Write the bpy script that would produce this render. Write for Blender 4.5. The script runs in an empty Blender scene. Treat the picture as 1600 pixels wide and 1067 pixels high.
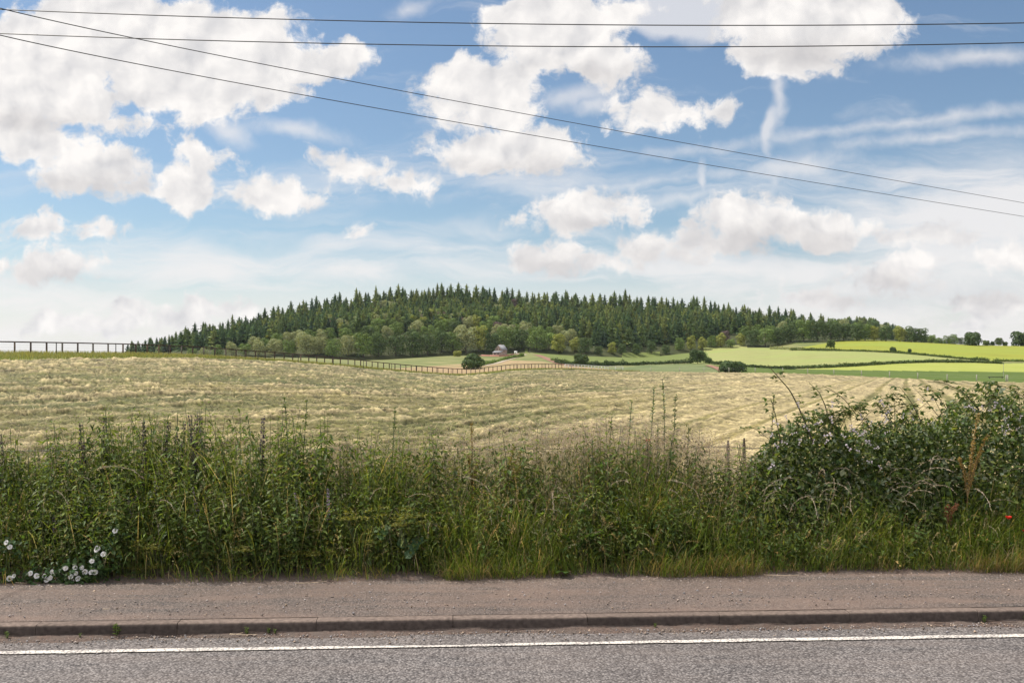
import bpy, math, random
import numpy as np
from mathutils import Vector, Matrix

R = np.random.default_rng(11)
random.seed(5)
PI = math.pi
SC = bpy.context.scene
COL = SC.collection
F = 1600 * 35 / 36          # focal length in photo pixels
HZ, EYE = 570.0, 1.8        # horizon row, eye height


def W(px, v, Y):
    return ((px - 800) / F * Y, Y, EYE + (HZ - v) / F * Y)


# ------------------------------------------------------------------ helpers
def build(name, V, faces, mat, tint=None, parent=None, smooth=False, midx=None):
    me = bpy.data.meshes.new(name)
    V = np.asarray(V, np.float32)
    faces = [np.asarray(f, np.int32) for f in faces if len(f)]
    me.vertices.add(len(V))
    me.vertices.foreach_set('co', V.ravel())
    nl = sum(f.size for f in faces)
    npl = sum(len(f) for f in faces)
    me.loops.add(nl)
    me.polygons.add(npl)
    me.loops.foreach_set('vertex_index', np.concatenate([f.ravel() for f in faces]))
    tot = np.concatenate([np.full(len(f), f.shape[1], np.int32) for f in faces])
    st = np.zeros(npl, np.int32)
    st[1:] = np.cumsum(tot)[:-1]
    me.polygons.foreach_set('loop_start', st)
    if midx is not None:
        me.polygons.foreach_set('material_index', np.asarray(midx, np.int32))
    if smooth:
        me.polygons.foreach_set('use_smooth', np.ones(npl, bool))
    if tint is not None:
        a = me.color_attributes.new('tint', 'FLOAT_COLOR', 'POINT')
        t = np.ones((len(V), 4), np.float32)
        t[:, :3] = tint
        a.data.foreach_set('color', t.ravel())
    me.update(calc_edges=True)
    for m in (mat if isinstance(mat, (list, tuple)) else [mat]):
        me.materials.append(m)
    o = bpy.data.objects.new(name, me)
    COL.objects.link(o)
    if parent:
        o.parent = parent
    return o


class MB:
    """collects vertices, faces and colours for ONE mesh"""
    def __init__(s):
        s.V, s.C, s.T, s.Q, s.n = [], [], [], [], 0

    def add(s, V, T=None, Q=None, C=(1, 1, 1)):
        V = np.asarray(V, float).reshape(-1, 3)
        C = np.broadcast_to(np.asarray(C, float), (len(V), 3))
        s.V.append(V)
        s.C.append(C)
        if T is not None and len(T):
            s.T.append(np.asarray(T) + s.n)
        if Q is not None and len(Q):
            s.Q.append(np.asarray(Q) + s.n)
        s.n += len(V)
        return s

    def build(s, name, mat, parent=None, smooth=False):
        fs = []
        if s.T:
            fs.append(np.concatenate(s.T))
        if s.Q:
            fs.append(np.concatenate(s.Q))
        return build(name, np.concatenate(s.V), fs, mat, np.concatenate(s.C), parent, smooth)

    def box(s, c, size, C=(1, 1, 1), rz=0.0):
        x, y, z = [k / 2 for k in size]
        v = np.array([(a, b, d) for d in (-z, z) for b in (-y, y) for a in (-x, x)], float)
        ca, sa = math.cos(rz), math.sin(rz)
        v = np.stack([v[:, 0] * ca - v[:, 1] * sa, v[:, 0] * sa + v[:, 1] * ca, v[:, 2]], 1) + np.array(c)
        return s.add(v, Q=[(0, 2, 3, 1), (4, 5, 7, 6), (0, 1, 5, 4), (2, 6, 7, 3), (0, 4, 6, 2), (1, 3, 7, 5)], C=C)

    def tube(s, pts, rad, n=5, C=(1, 1, 1)):
        pts = np.asarray(pts, float)
        rad = np.broadcast_to(np.asarray(rad, float), (len(pts),))
        d = np.gradient(pts, axis=0)
        d /= np.linalg.norm(d, axis=1)[:, None] + 1e-9
        up = np.where(np.abs(d[:, 2:3]) > .9, np.array([[1., 0, 0]]), np.array([[0, 0, 1.]]))
        a = np.cross(d, up)
        a /= np.linalg.norm(a, axis=1)[:, None] + 1e-9
        b = np.cross(d, a)
        th = np.arange(n) / n * 2 * PI
        V = pts[:, None] + rad[:, None, None] * (np.cos(th)[None, :, None] * a[:, None] + np.sin(th)[None, :, None] * b[:, None])
        m = len(pts)
        i = np.arange(m - 1)[:, None] * n
        j = np.arange(n)[None]
        k = (j + 1) % n
        Q = np.stack([i + j, i + k, i + n + k, i + n + j], -1).reshape(-1, 4)
        c = np.asarray(C, float)
        if c.ndim == 2:
            c = np.repeat(c, n, 0)
        return s.add(V.reshape(-1, 3), Q=Q, C=c)

    def leaves(s, P, D, N, L, Wd, C, fold=.18, droop=.15):
        P = np.asarray(P, float).reshape(-1, 3)
        n = len(P)
        D = unit(np.broadcast_to(D, (n, 3)))
        S = unit(np.cross(D, np.broadcast_to(N, (n, 3))))
        U = np.cross(S, D)
        L = np.broadcast_to(L, (n,))[:, None]
        Wd = np.broadcast_to(Wd, (n,))[:, None]
        m = P + D * L * .42
        V = np.stack([P, m + S * Wd / 2 + U * Wd * fold, P + D * L - U * L * droop, m - S * Wd / 2 + U * Wd * fold], 1)
        b = np.arange(n)[:, None] * 4
        T = np.concatenate([b + np.array([[0, 1, 2]]), b + np.array([[0, 2, 3]])])
        C = np.repeat(np.broadcast_to(np.asarray(C, float), (n, 3)), 4, 0)
        return s.add(V.reshape(-1, 3), T=T, C=C)

    def blades(s, P, az, L, th0, th1, wd, C, nseg=4, tipc=None):
        """grass blades: angle from upright th0 at the foot, th0+th1 at the tip"""
        P = np.asarray(P, float)
        n = len(P)
        b_ = lambda a: np.broadcast_to(np.asarray(a, float), (n,))
        az, L, th0, th1, wd = map(b_, (az, L, th0, th1, wd))
        t = (np.arange(nseg) + .5) / nseg
        th = th0[:, None] + th1[:, None] * t[None] ** 1.5
        st = L[:, None] / nseg
        h = np.concatenate([np.zeros((n, 1)), np.cumsum(np.sin(th) * st, 1)], 1)
        z = np.concatenate([np.zeros((n, 1)), np.cumsum(np.cos(th) * st, 1)], 1)
        ctr = P[:, None] + np.stack([h * np.cos(az)[:, None], h * np.sin(az)[:, None], z], -1)
        sa = az + PI / 2 + R.uniform(-.9, .9, n)
        side = np.stack([np.cos(sa), np.sin(sa), np.zeros(n)], -1)
        tt = np.arange(nseg) / nseg
        ww = wd[:, None] * (1 - tt[None] ** 2 * .75) * np.where(tt[None] == 0, .7, 1) / 2
        Lf = ctr[:, :nseg] - side[:, None] * ww[..., None]
        Rt = ctr[:, :nseg] + side[:, None] * ww[..., None]
        V = np.concatenate([np.stack([Lf, Rt], 2).reshape(n, -1, 3), ctr[:, nseg:]], 1)
        k = 2 * nseg + 1
        base = np.arange(n)[:, None] * k
        Q = np.concatenate([base + np.array([[2 * i, 2 * i + 1, 2 * i + 3, 2 * i + 2]]) for i in range(nseg - 1)])
        T = base + np.array([[2 * nseg - 2, 2 * nseg - 1, 2 * nseg]])
        C = np.broadcast_to(np.asarray(C, float), (n, 3))
        if tipc is None:
            CC = np.repeat(C, k, 0)
        else:
            f = np.concatenate([np.repeat(tt, 2), [1.]])[None, :, None] ** 1.6
            CC = (C[:, None] * (1 - f) + np.broadcast_to(np.asarray(tipc, float), (n, 3))[:, None] * f).reshape(-1, 3)
        return s.add(V.reshape(-1, 3), T=T, Q=Q, C=CC)


def unit(a):
    a = np.asarray(a, float)
    return a / (np.linalg.norm(a, axis=-1, keepdims=True) + 1e-9)


def rsphere(n):
    return unit(R.normal(size=(n, 3)))


def tints(base, n, hue=.12, val=.25):
    """n slightly different versions of one colour"""
    base = np.asarray(base, float)
    c = np.broadcast_to(base, (n, 3)) * (1 + R.uniform(-val, val, (n, 1)))
    y = R.uniform(-hue, hue, n)
    return np.clip(c * np.stack([1 + y * 1.2, 1 + y * .3, 1 - y], 1), 0, 1)


def _h(i, j, seed):
    a = np.sin(i * 127.1 + j * 311.7 + seed * 74.7) * 43758.5453
    return a - np.floor(a)


def vnoise(x, y, seed=0):
    i, j = np.floor(x), np.floor(y)
    f, g = x - i, y - j
    f, g = f * f * (3 - 2 * f), g * g * (3 - 2 * g)
    a, b, c, d = _h(i, j, seed), _h(i + 1, j, seed), _h(i, j + 1, seed), _h(i + 1, j + 1, seed)
    return (a * (1 - f) + b * f) * (1 - g) + (c * (1 - f) + d * f) * g


def fbm(x, y, seed=0, o=4):
    s, a = 0, .5
    for k in range(o):
        s = s + a * vnoise(x * 2 ** k, y * 2 ** k, seed + k)
        a *= .5
    return s


def tag(o, label=None, cat=None, group=None, kind=None):
    for k, v in (('label', label), ('category', cat), ('group', group), ('kind', kind)):
        if v:
            o[k] = v
    return o


def empty(name, loc, label, cat, group=None, rz=0.0):
    o = bpy.data.objects.new(name, None)
    o.empty_display_size = .2
    o.location = loc
    o.rotation_euler = (0, 0, rz)
    COL.objects.link(o)
    return tag(o, label, cat, group)


def dup(root, loc=None, rz=None, scale=None, label=None, group=None, tilt=None):
    r = root.copy()
    COL.objects.link(r)
    for c in root.children:
        d = c.copy()
        COL.objects.link(d)
        d.parent = r
        for g in c.children:
            e = g.copy()
            COL.objects.link(e)
            e.parent = d
    if loc is not None:
        r.location = loc
    if rz is not None:
        r.rotation_euler = (tilt[0] if tilt else 0, tilt[1] if tilt else 0, rz)
    if scale is not None:
        r.scale = scale if hasattr(scale, '__len__') else (scale,) * 3
    tag(r, label, None, group)
    return r


class Kind:
    """one prototype; the first placing moves the prototype itself, later ones copy it"""
    def __init__(s, root):
        s.root, s.used = root, False

    def put(s, loc, rz=0.0, scale=1.0, label=None, group=None, tilt=None):
        if s.used:
            return dup(s.root, loc, rz, scale, label, group, tilt)
        s.used = True
        r = s.root
        r.location = loc
        r.rotation_euler = (tilt[0] if tilt else 0, tilt[1] if tilt else 0, rz)
        r.scale = scale if hasattr(scale, '__len__') else (scale,) * 3
        return tag(r, label, None, group)


# ---------------------------------------------------------------- materials
def nd(nt, typ, ins=None, **props):
    n = nt.nodes.new(typ)
    for k, v in props.items():
        setattr(n, k, v)
    for k, v in (ins or {}).items():
        s = n.inputs[k]
        if isinstance(v, bpy.types.NodeSocket):
            nt.links.new(v, s)
        else:
            s.default_value = v
    return n


def newmat(name):
    m = bpy.data.materials.new(name)
    m.use_nodes = True
    nt = m.node_tree
    nt.nodes.clear()
    out = nt.nodes.new('ShaderNodeOutputMaterial')
    return m, nt, out


def ramp(nt, fac, stops):
    n = nd(nt, 'ShaderNodeValToRGB', {'Fac': fac})
    e = n.color_ramp.elements
    while len(e) < len(stops):
        e.new(.5)
    for k, (p, c) in zip(e, stops):
        k.position = p
        k.color = (*c, 1) if len(c) == 3 else c
    return n.outputs['Color']


def mixc(nt, fac, a, b, mode='MIX'):
    n = nt.nodes.new('ShaderNodeMix')
    n.data_type = 'RGBA'
    n.blend_type = mode
    for i, v in ((0, fac), (6, a), (7, b)):
        s = n.inputs[i]
        if isinstance(v, bpy.types.NodeSocket):
            nt.links.new(v, s)
        else:
            s.default_value = v if i == 0 else (*v, 1)
    return n.outputs[2]


def math_(nt, op, a, b=0.0, c=None, clamp=False):
    ins = {0: a, 1: b}
    if c is not None:
        ins[2] = c
    return nd(nt, 'ShaderNodeMath', ins, operation=op, use_clamp=clamp).outputs[0]


def noise(nt, vec, scale, detail=3, rough=.55, dist=0.0):
    return nd(nt, 'ShaderNodeTexNoise', {'Vector': vec, 'Scale': scale, 'Detail': detail, 'Roughness': rough, 'Distortion': dist}).outputs[0]


def tintmat(name, rough=.6, transl=.0, spec=.4, nscale=0.0, namt=.3, tcol=(1.3, 1.25, .5)):
    """surface coloured by the mesh's own colours; leaves let some light through"""
    m, nt, out = newmat(name)
    col = nd(nt, 'ShaderNodeAttribute', attribute_name='tint').outputs['Color']
    if nscale:
        pos = nd(nt, 'ShaderNodeNewGeometry').outputs['Position']
        f = noise(nt, pos, nscale, 3)
        k = ramp(nt, f, [(.25, (1 - namt,) * 3), (.75, (1 + namt,) * 3)])
        col = mixc(nt, 1.0, col, k, 'MULTIPLY')
    p = nd(nt, 'ShaderNodeBsdfPrincipled', {'Base Color': col, 'Roughness': rough, 'Specular IOR Level': spec})
    sh = p.outputs[0]
    if transl:
        tc = mixc(nt, 1.0, col, tcol, 'MULTIPLY')
        t = nd(nt, 'ShaderNodeBsdfTranslucent', {'Color': tc})
        sh = nd(nt, 'ShaderNodeMixShader', {0: transl, 1: sh, 2: t.outputs[0]}).outputs[0]
    nt.links.new(sh, out.inputs[0])
    return m


M_LEAF = tintmat('leaf', .55, .42, .28)
M_GRASS = tintmat('grass_blade', .6, .42, .28)
M_DRY = tintmat('dry_stalk', .7, .3, .3, tcol=(1.15, 1.05, .8))
M_PETAL = tintmat('petal', .6, .35, .2, tcol=(1, 1, 1))
M_STEM = tintmat('stem', .6, 0, .35)
M_TREE = tintmat('tree_leaf', .65, .22, .2)
M_WOOD = tintmat('wood', .8, 0, .25, 9.0, .35)
M_WALL = tintmat('masonry', .85, 0, .2, 1.5, .2)
M_METAL = tintmat('metal', .5, 0, .5)
M_STONE = tintmat('stone', .85, 0, .3, 60.0, .3)


def groundmat(name, c1, c2, scale, c3=None, scale3=.02, bump=0.0, stretch=None, rough=.9):
    m, nt, out = newmat(name)
    pos = nd(nt, 'ShaderNodeNewGeometry').outputs['Position']
    vec = pos
    if stretch:
        vec = nd(nt, 'ShaderNodeMapping', {'Vector': pos, 'Rotation': (0, 0, stretch[0]), 'Scale': (1, stretch[1], 1)}).outputs[0]
    f = noise(nt, vec, scale, 5, .65)
    col = ramp(nt, f, [(.3, c1), (.7, c2)])
    if c3:
        g = noise(nt, pos, scale3, 3, .6)
        g = ramp(nt, g, [(.42, (0, 0, 0)), (.62, (1, 1, 1))])
        col = mixc(nt, g, col, c3)
    p = nd(nt, 'ShaderNodeBsdfPrincipled', {'Base Color': col, 'Roughness': rough, 'Specular IOR Level': .15})
    if bump:
        b = nd(nt, 'ShaderNodeBump', {'Height': f, 'Strength': .8, 'Distance': bump})
        nt.links.new(b.outputs[0], p.inputs['Normal'])
    nt.links.new(p.outputs[0], out.inputs[0])
    return m
SKY_R, SKY_G, SKY_B = .86, .90, .90
# ---------------------------------------------------------------- camera, light, sky
cam = bpy.data.cameras.new('camera')
cam.lens, cam.sensor_width = 35, 36
cam.shift_y = (HZ - 533.5) / 1600
cam.clip_start, cam.clip_end = .1, 20000
co = bpy.data.objects.new('camera', cam)
co.location = (0, 0, EYE)
co.rotation_euler = (PI / 2, 0, 0)
COL.objects.link(co)
SC.camera = co

SUN_EL, SUN_AZ = math.radians(55), math.radians(-66)      # azimuth from straight ahead, negative is to the left
sd = Vector((math.sin(SUN_AZ) * math.cos(SUN_EL), math.cos(SUN_AZ) * math.cos(SUN_EL), math.sin(SUN_EL)))
sl = bpy.data.lights.new('sun', 'SUN')
sl.energy, sl.angle, sl.color = 4.8, math.radians(.55), (1, .93, .82)
so = bpy.data.objects.new('sun', sl)
so.rotation_euler = sd.to_track_quat('Z', 'Y').to_euler()
COL.objects.link(so)

vs = SC.view_settings
vs.view_transform, vs.look, vs.gamma, vs.exposure = 'Standard', 'None', 1.0, 0.3
vs.use_curve_mapping = False

world = bpy.data.worlds.new('World')
SC.world = world
world.use_nodes = True
nt = world.node_tree
nt.nodes.clear()
sky = nd(nt, 'ShaderNodeTexSky', sky_type='NISHITA', sun_disc=False, sun_elevation=SUN_EL, sun_rotation=SUN_AZ,
         altitude=50, air_density=1.0, dust_density=.6, ozone_density=2.0)
dirn = nd(nt, 'ShaderNodeTexCoord').outputs['Generated']
sx = nd(nt, 'ShaderNodeSeparateXYZ', {0: dirn})
den = math_(nt, 'MAXIMUM', sx.outputs[1], .08)
uu = math_(nt, 'MULTIPLY', math_(nt, 'DIVIDE', sx.outputs[0], den), F / 1000)     # the sky's own angles: thousandths of a focal length
vv = math_(nt, 'MULTIPLY', math_(nt, 'DIVIDE', sx.outputs[2], den), F / 1000)
uv = nd(nt, 'ShaderNodeCombineXYZ', {0: uu, 1: vv, 2: 0.0}).outputs[0]


def blob_max(vec, blobs):
    """largest of many ellipses: signed distance inside, in the same angle units"""
    cur, vec0 = None, vec
    for b in blobs:
        cx, cy, rx, ry = b[:4]
        rot = b[4] if len(b) > 4 else 0
        if cur is not None:                       # one after the other, so that few values are held at once
            vec = nd(nt, 'ShaderNodeVectorMath', {0: cur, 1: (1e-9, 1e-9, 0), 2: vec0}, operation='MULTIPLY_ADD').outputs[0]
        mp = nd(nt, 'ShaderNodeMapping', {'Vector': vec, 'Location': ((cx - 800) / 1000, (HZ - cy) / 1000, 0), 'Rotation': (0, 0, math.radians(rot)),
                                          'Scale': (rx / 1000, ry / 1000, 1)}, vector_type='TEXTURE').outputs[0]
        ln = nd(nt, 'ShaderNodeVectorMath', {0: mp}, operation='LENGTH').outputs[1]
        m = min(rx, ry) / 1000
        w = b[5] if len(b) > 5 else 1
        d = math_(nt, 'MULTIPLY_ADD', ln, -m * w, m * w)
        cur = d if cur is None else nd(nt, 'ShaderNodeMath', {0: cur, 1: d, 2: .006}, operation='SMOOTH_MAX').outputs[0]
    return cur


def sstep(x, lo, hi):
    return nd(nt, 'ShaderNodeMapRange', {0: x, 1: lo, 2: hi, 3: 0.0, 4: 1.0}, interpolation_type='SMOOTHSTEP').outputs[0]


CUMULUS = [
    (150, 50, 150, 70), (60, 110, 110, 95), (270, 60, 130, 65), (370, 75, 130, 52), (450, 100, 110, 42), (335, 140, 62, 50), (525, 95, 55, 30),
    (100, 150, 110, 55), (20, 180, 90, 36), (180, 190, 52, 20), (250, 110, 110, 60), (430, 135, 60, 28),
    (50, 226, 110, 30), (140, 262, 95, 42), (190, 290, 48, 20), (240, 153, 17, 10),
    (285, 290, 60, 38), (335, 252, 36, 18), (295, 230, 24, 11), (415, 303, 82, 26), (480, 308, 28, 16),
    (555, 255, 48, 22), (515, 250, 22, 9), (640, 287, 60, 17), (575, 358, 8, 6),
    (80, 359, 70, 18), (107, 416, 66, 24), (20, 420, 30, 9), (70, 425, 40, 16), (290, 488, 95, 20), (130, 505, 100, 16),
    (870, 45, 118, 60), (930, 90, 75, 42), (800, 65, 48, 42), (860, 100, 40, 22),
    (750, 140, 92, 50), (700, 125, 42, 32), (790, 178, 52, 26), (730, 185, 40, 20), (790, 236, 116, 38), (865, 225, 46, 30), (720, 248, 45, 24),
    (985, 8, 34, 16), (1270, 30, 150, 72), (1225, 82, 78, 42), (1345, 15, 78, 46), (1190, 30, 60, 40), (1275, 95, 40, 26),
    (1035, 175, 74, 30), (1105, 168, 40, 12), (905, 332, 90, 33), (865, 345, 52, 18), (1160, 350, 82, 42), (1250, 356, 95, 34), (1120, 378, 70, 28),
    (1010, 387, 56, 26), (845, 404, 54, 26), (925, 412, 60, 17), (1400, 427, 84, 28), (1440, 410, 38, 18), (1495, 506, 34, 12), (1560, 470, 60, 18), (1250, 470, 60, 14), (1450, 365, 80, 14), (1580, 400, 60, 20), (200, 498, 70, 14), (330, 478, 40, 10), (1310, 365, 40, 18),
]
WISPS = [(1060, 18, 95, 44, 0, 1.6), (1100, 40, 50, 26), (1220, 140, 8, 48, -3, 1.7), (1207, 205, 10, 38, -10, 2.0), (1240, 262, 75, 20, 8), (1096, 285, 8, 24, 0, 1.9), (1203, 290, 7, 24, -8), (930, 160, 44, 12, 14),
         (460, 205, 60, 10, -6), (900, 150, 60, 14, 15), (1060, 310, 110, 9, 4), (980, 285, 160, 4, 4), (635, 12, 26, 9, 15),
         (1400, 195, 260, 6, 7), (1540, 90, 110, 12, 5), (1480, 215, 130, 7, 4), (360, 200, 40, 16, -40)]
STRATUS = [(1560, 330, 260, 80), (1350, 440, 330, 70), (1560, 500, 260, 60), (560, 420, 300, 30), (1400, 345, 160, 26), (1500, 400, 330, 80), (820, 420, 300, 26), (260, 425, 290, 42), (330, 395, 150, 14), (60, 470, 300, 60), (1100, 420, 300, 40),
           (1420, 480, 420, 70), (620, 385, 160, 12), (880, 280, 150, 8)]
SHADE = [(107, 436, 56, 10), (855, 416, 46, 18), (1200, 378, 120, 28), (1405, 444, 80, 20), (905, 350, 60, 12), (1020, 402, 40, 12), (800, 262, 90, 14),
         (60, 190, 70, 12), (920, 115, 60, 18), (140, 290, 70, 16), (1540, 455, 90, 16), (1330, 470, 70, 10), (1260, 82, 90, 26)]

warp = nd(nt, 'ShaderNodeTexNoise', {'Vector': uv, 'Scale': 9.0, 'Detail': 3.0, 'Roughness': .6}).outputs['Color']
w1 = nd(nt, 'ShaderNodeVectorMath', {0: warp, 1: (.5, .5, .5)}, operation='SUBTRACT').outputs[0]
w2 = nd(nt, 'ShaderNodeVectorMath', {0: w1, 1: (.06, .045, 0), 2: uv}, operation='MULTIPLY_ADD').outputs[0]
fine = noise(nt, w2, 17.0, 8, .62)
lite = nd(nt, 'ShaderNodeVectorMath', {0: w2, 1: (-.012, .016, 0)}, operation='ADD').outputs[0]      # a step towards the sun
lump1 = noise(nt, w2, 13.0, 4, .5)
lump2 = noise(nt, lite, 13.0, 4, .5)
d_c = blob_max(w2, CUMULUS)
d_c = math_(nt, 'MULTIPLY_ADD', math_(nt, 'SUBTRACT', fine, .485), .10, d_c)
a_c = sstep(d_c, -.007, .011)
relief = math_(nt, 'MULTIPLY_ADD', math_(nt, 'SUBTRACT', lump1, lump2), 2.9, .66, clamp=True)
d_s = sstep(math_(nt, 'MULTIPLY_ADD', math_(nt, 'SUBTRACT', fine, .5), .06, blob_max(w2, SHADE)), -.02, .022)
d_w = blob_max(w2, WISPS)
a_w = sstep(math_(nt, 'MULTIPLY_ADD', math_(nt, 'SUBTRACT', fine, .5), .03, d_w), -.012, .016)
stv = nd(nt, 'ShaderNodeMapping', {'Vector': w2, 'Rotation': (0, 0, math.radians(-5)), 'Scale': (1.0, 5.0, 1.0)}).outputs[0]
streak = noise(nt, stv, 4.2, 7, .6, .6)
d_t = blob_max(uv, STRATUS)
a_t = sstep(math_(nt, 'MULTIPLY_ADD', math_(nt, 'SUBTRACT', streak, .5), .2, d_t), -.05, .07)
hor = sstep(vv, .20, .03)                                        # white veil low over the land
a_h = math_(nt, 'MULTIPLY', hor, math_(nt, 'MULTIPLY_ADD', streak, .9, .45, clamp=True), clamp=True)
cir = math_(nt, 'MULTIPLY', sstep(streak, .54, .80), .28)
a_v = math_(nt, 'MAXIMUM', math_(nt, 'MAXIMUM', math_(nt, 'MULTIPLY', a_t, .86), math_(nt, 'MULTIPLY', a_h, .92)), math_(nt, 'MAXIMUM', cir, math_(nt, 'MULTIPLY', a_w, .66)))
# elsewhere round the sky: unseen scattered cloud, added as fill light
gen = noise(nt, dirn, 3.5, 7, .6)
front = sstep(sx.outputs[1], .10, .30)
a_g = math_(nt, 'MULTIPLY', sstep(gen, .44, .56), math_(nt, 'SUBTRACT', 1.0, front))
K = 8.1
skyc = nd(nt, 'ShaderNodeVectorMath', {0: sky.outputs[0], 1: (SKY_R, SKY_G, SKY_B)}, operation='MULTIPLY').outputs[0]
veil = mixc(nt, d_s, (.93 * K, .90 * K, .89 * K), (.76 * K, .76 * K, .78 * K))
cloud = mixc(nt, relief, (.66 * K, .655 * K, .675 * K), (1.02 * K, .985 * K, .955 * K))
cloud = mixc(nt, math_(nt, 'MULTIPLY', d_s, .50), cloud, (.50 * K, .48 * K, .49 * K))
c1 = mixc(nt, a_v, skyc, veil)
c2 = mixc(nt, math_(nt, 'MULTIPLY', a_c, front), c1, cloud)
c3 = mixc(nt, a_g, c2, (2.15 * K, 2.06 * K, 1.90 * K))            # unseen sunward clouds behind the viewer, brightened to lift the shade ahead
bg = nd(nt, 'ShaderNodeBackground', {'Color': c3, 'Strength': .1})
wo = nd(nt, 'ShaderNodeOutputWorld', {0: bg.outputs[0]})
world.cycles.sampling_method = 'MANUAL'
world.cycles.sample_map_resolution = 256
SC.cycles.max_bounces = 5
SC.cycles.diffuse_bounces = 3
SC.cycles.glossy_bounces = 1
SC.cycles.transmission_bounces = 3
SC.cycles.transparent_max_bounces = 4
SC.cycles.caustics_reflective = SC.cycles.caustics_refractive = False
# ---------------------------------------------------------------- the lie of the land
def lut(pairs):
    a = np.array(pairs, float)
    return lambda x: np.interp(x, a[:, 0], a[:, 1])


# far edge of the mown field: distance and the row its ground line has
EY = lut([(-1400, 95), (0, 105), (200, 120), (360, 137), (450, 148), (550, 163), (620, 178), (700, 196), (760, 212), (800, 223), (850, 240), (900, 258), (950, 275),
          (1020, 272), (1100, 255), (1200, 230), (1300, 208), (1450, 182), (1600, 165), (3000, 110)])
EV = lut([(-1400, 553), (0, 552), (100, 552.5), (200, 553.5), (300, 556), (400, 562), (450, 565), (550, 573), (600, 578), (650, 582), (700, 585.5), (725, 586), (760, 583), (800, 578),
          (850, 576.5), (900, 577), (950, 579.5), (1020, 580.5), (1150, 582), (1225, 583), (1300, 585.5), (1430, 592), (1480, 595), (1530, 596), (1600, 597.5), (1800, 600), (3000, 604)])
# the strip of uncut grass before the fence: how many metres nearer the cut begins
STRIP = lut([(-1400, 30), (0, 30), (150, 26), (300, 14), (420, 5), (600, 5), (700, 12), (760, 22), (820, 14), (900, 6), (1000, 3), (3000, 3)])
FV = lut([(-1400, 568), (200, 561), (400, 559), (480, 559), (560, 563), (600, 562), (650, 559), (700, 556), (772, 554), (828, 550.5), (900, 556.5), (922, 557), (994, 559), (1025, 557), (1060, 553),
          (1102, 549.5), (1156, 543.5), (1204, 543), (1247, 536.5), (1292, 534.5), (1346, 533), (1400, 534), (1452, 536), (1512, 539), (1600, 541), (1800, 545), (3000, 560)])
FY = lut([(-1400, 700), (300, 690), (560, 690), (720, 730), (800, 740), (930, 700), (1000, 740), (1100, 770), (1300, 760), (1450, 730), (3000, 700)])
RV = lut([(-1400, 575), (150, 562), (205, 550), (250, 542), (290, 534), (340, 527), (400, 511), (440, 502), (500, 486), (550, 479), (600, 472), (650, 469), (700, 465), (750, 469), (800, 474),
          (850, 476), (900, 479), (1000, 483), (1100, 487), (1150, 496), (1200, 501), (1250, 506), (1300, 512), (1350, 522), (1400, 532), (1450, 545), (1520, 550), (3000, 575)])
RY = lut([(-1400, 950), (300, 930), (700, 1050), (1100, 1050), (1300, 980), (1500, 900), (3000, 900)])
QV = lut([(-1400, 577), (1200, 577), (1270, 520), (1310, 508), (1350, 504), (1380, 511), (1410, 522), (1440, 532), (1490, 546), (1560, 556), (1700, 570), (3000, 577)])


def zof(v, Y):
    return EYE + (HZ - v) / F * Y


def near_start(px):
    return 9.35 / (1 - .0605 * (px - 800) / F)


def far_ctrl(px):
    e, ev = EY(px), EV(px)
    ze = zof(ev, e)
    Y = [e, e + 45, e + 130, FY(px), RY(px), np.full_like(e, 1550.), np.full_like(e, 4200.)]
    lead = np.clip((px - 450) / 120, 0, 1)
    Z = [ze, ze - 1.2, zof(ev + 1 + (1 - lead) * 10, e + 130), zof(FV(px), FY(px)), zof(RV(px), RY(px)), zof(QV(px), 1550.), np.full_like(e, -8.)]
    return np.array(Y), np.array(Z)


def z_far(px, Y):
    px, Y = np.broadcast_arrays(np.asarray(px, float), np.asarray(Y, float))
    cy, cz = far_ctrl(px)
    z = cz[0].copy()
    for k in range(6):
        t = np.clip((Y - cy[k]) / (cy[k + 1] - cy[k]), 0, 1)
        if k in (2, 3):
            t = t + .10 * np.sin(t * 2 * PI) * (1 if k == 3 else -.0)
        z = np.where(Y > cy[k], cz[k] + (cz[k + 1] - cz[k]) * t, z)
    return z


def z_near(px, Y):
    """the mown field: rises (left) or falls (right) to its far edge"""
    e = EY(px)
    ze = zof(EV(px), e)
    s = near_start(px)
    t = np.clip((Y - s) / (e - s), 0, 1)
    mid = np.interp(px, [0, 500, 720, 900, 1300], [0, .1, .55, .2, 0])
    return .05 + (ze - .05) * (t + mid * (t * t - t)) 


def far_Y(px, v):
    """distance at which the land beyond the field shows at row v (up to the wood's edge)"""
    cy, cz = far_ctrl(np.asarray(float(px)))
    best = None
    Ys = np.linspace(cy[1], cy[4], 1500)
    vs_ = HZ - (z_far(np.full_like(Ys, px), Ys) - EYE) / Ys * F
    k = np.argmin(np.abs(vs_ - v) + np.where(Ys < cy[2], 6, 0))
    return float(Ys[k])


def on_far(px, v, Y=None):
    Y = far_Y(px, v) if Y is None else Y
    return ((px - 800) / F * Y, Y, float(z_far(px, Y)))


def grid_faces(nr, nc):
    i = np.arange(nr - 1)[:, None] * nc
    j = np.arange(nc - 1)[None]
    return np.stack([i + j, i + j + 1, i + nc + j + 1, i + nc + j], -1).reshape(-1, 4)


def sub(V, Q, mask, name, mat, kind='structure', tint=None, smooth=True):
    q = Q[mask]
    if not len(q):
        return None
    u, inv = np.unique(q, return_inverse=True)
    o = build(name, V[u], [inv.reshape(-1, 4)], mat, None if tint is None else tint[u], smooth=smooth)
    return tag(o, kind=kind)


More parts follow.
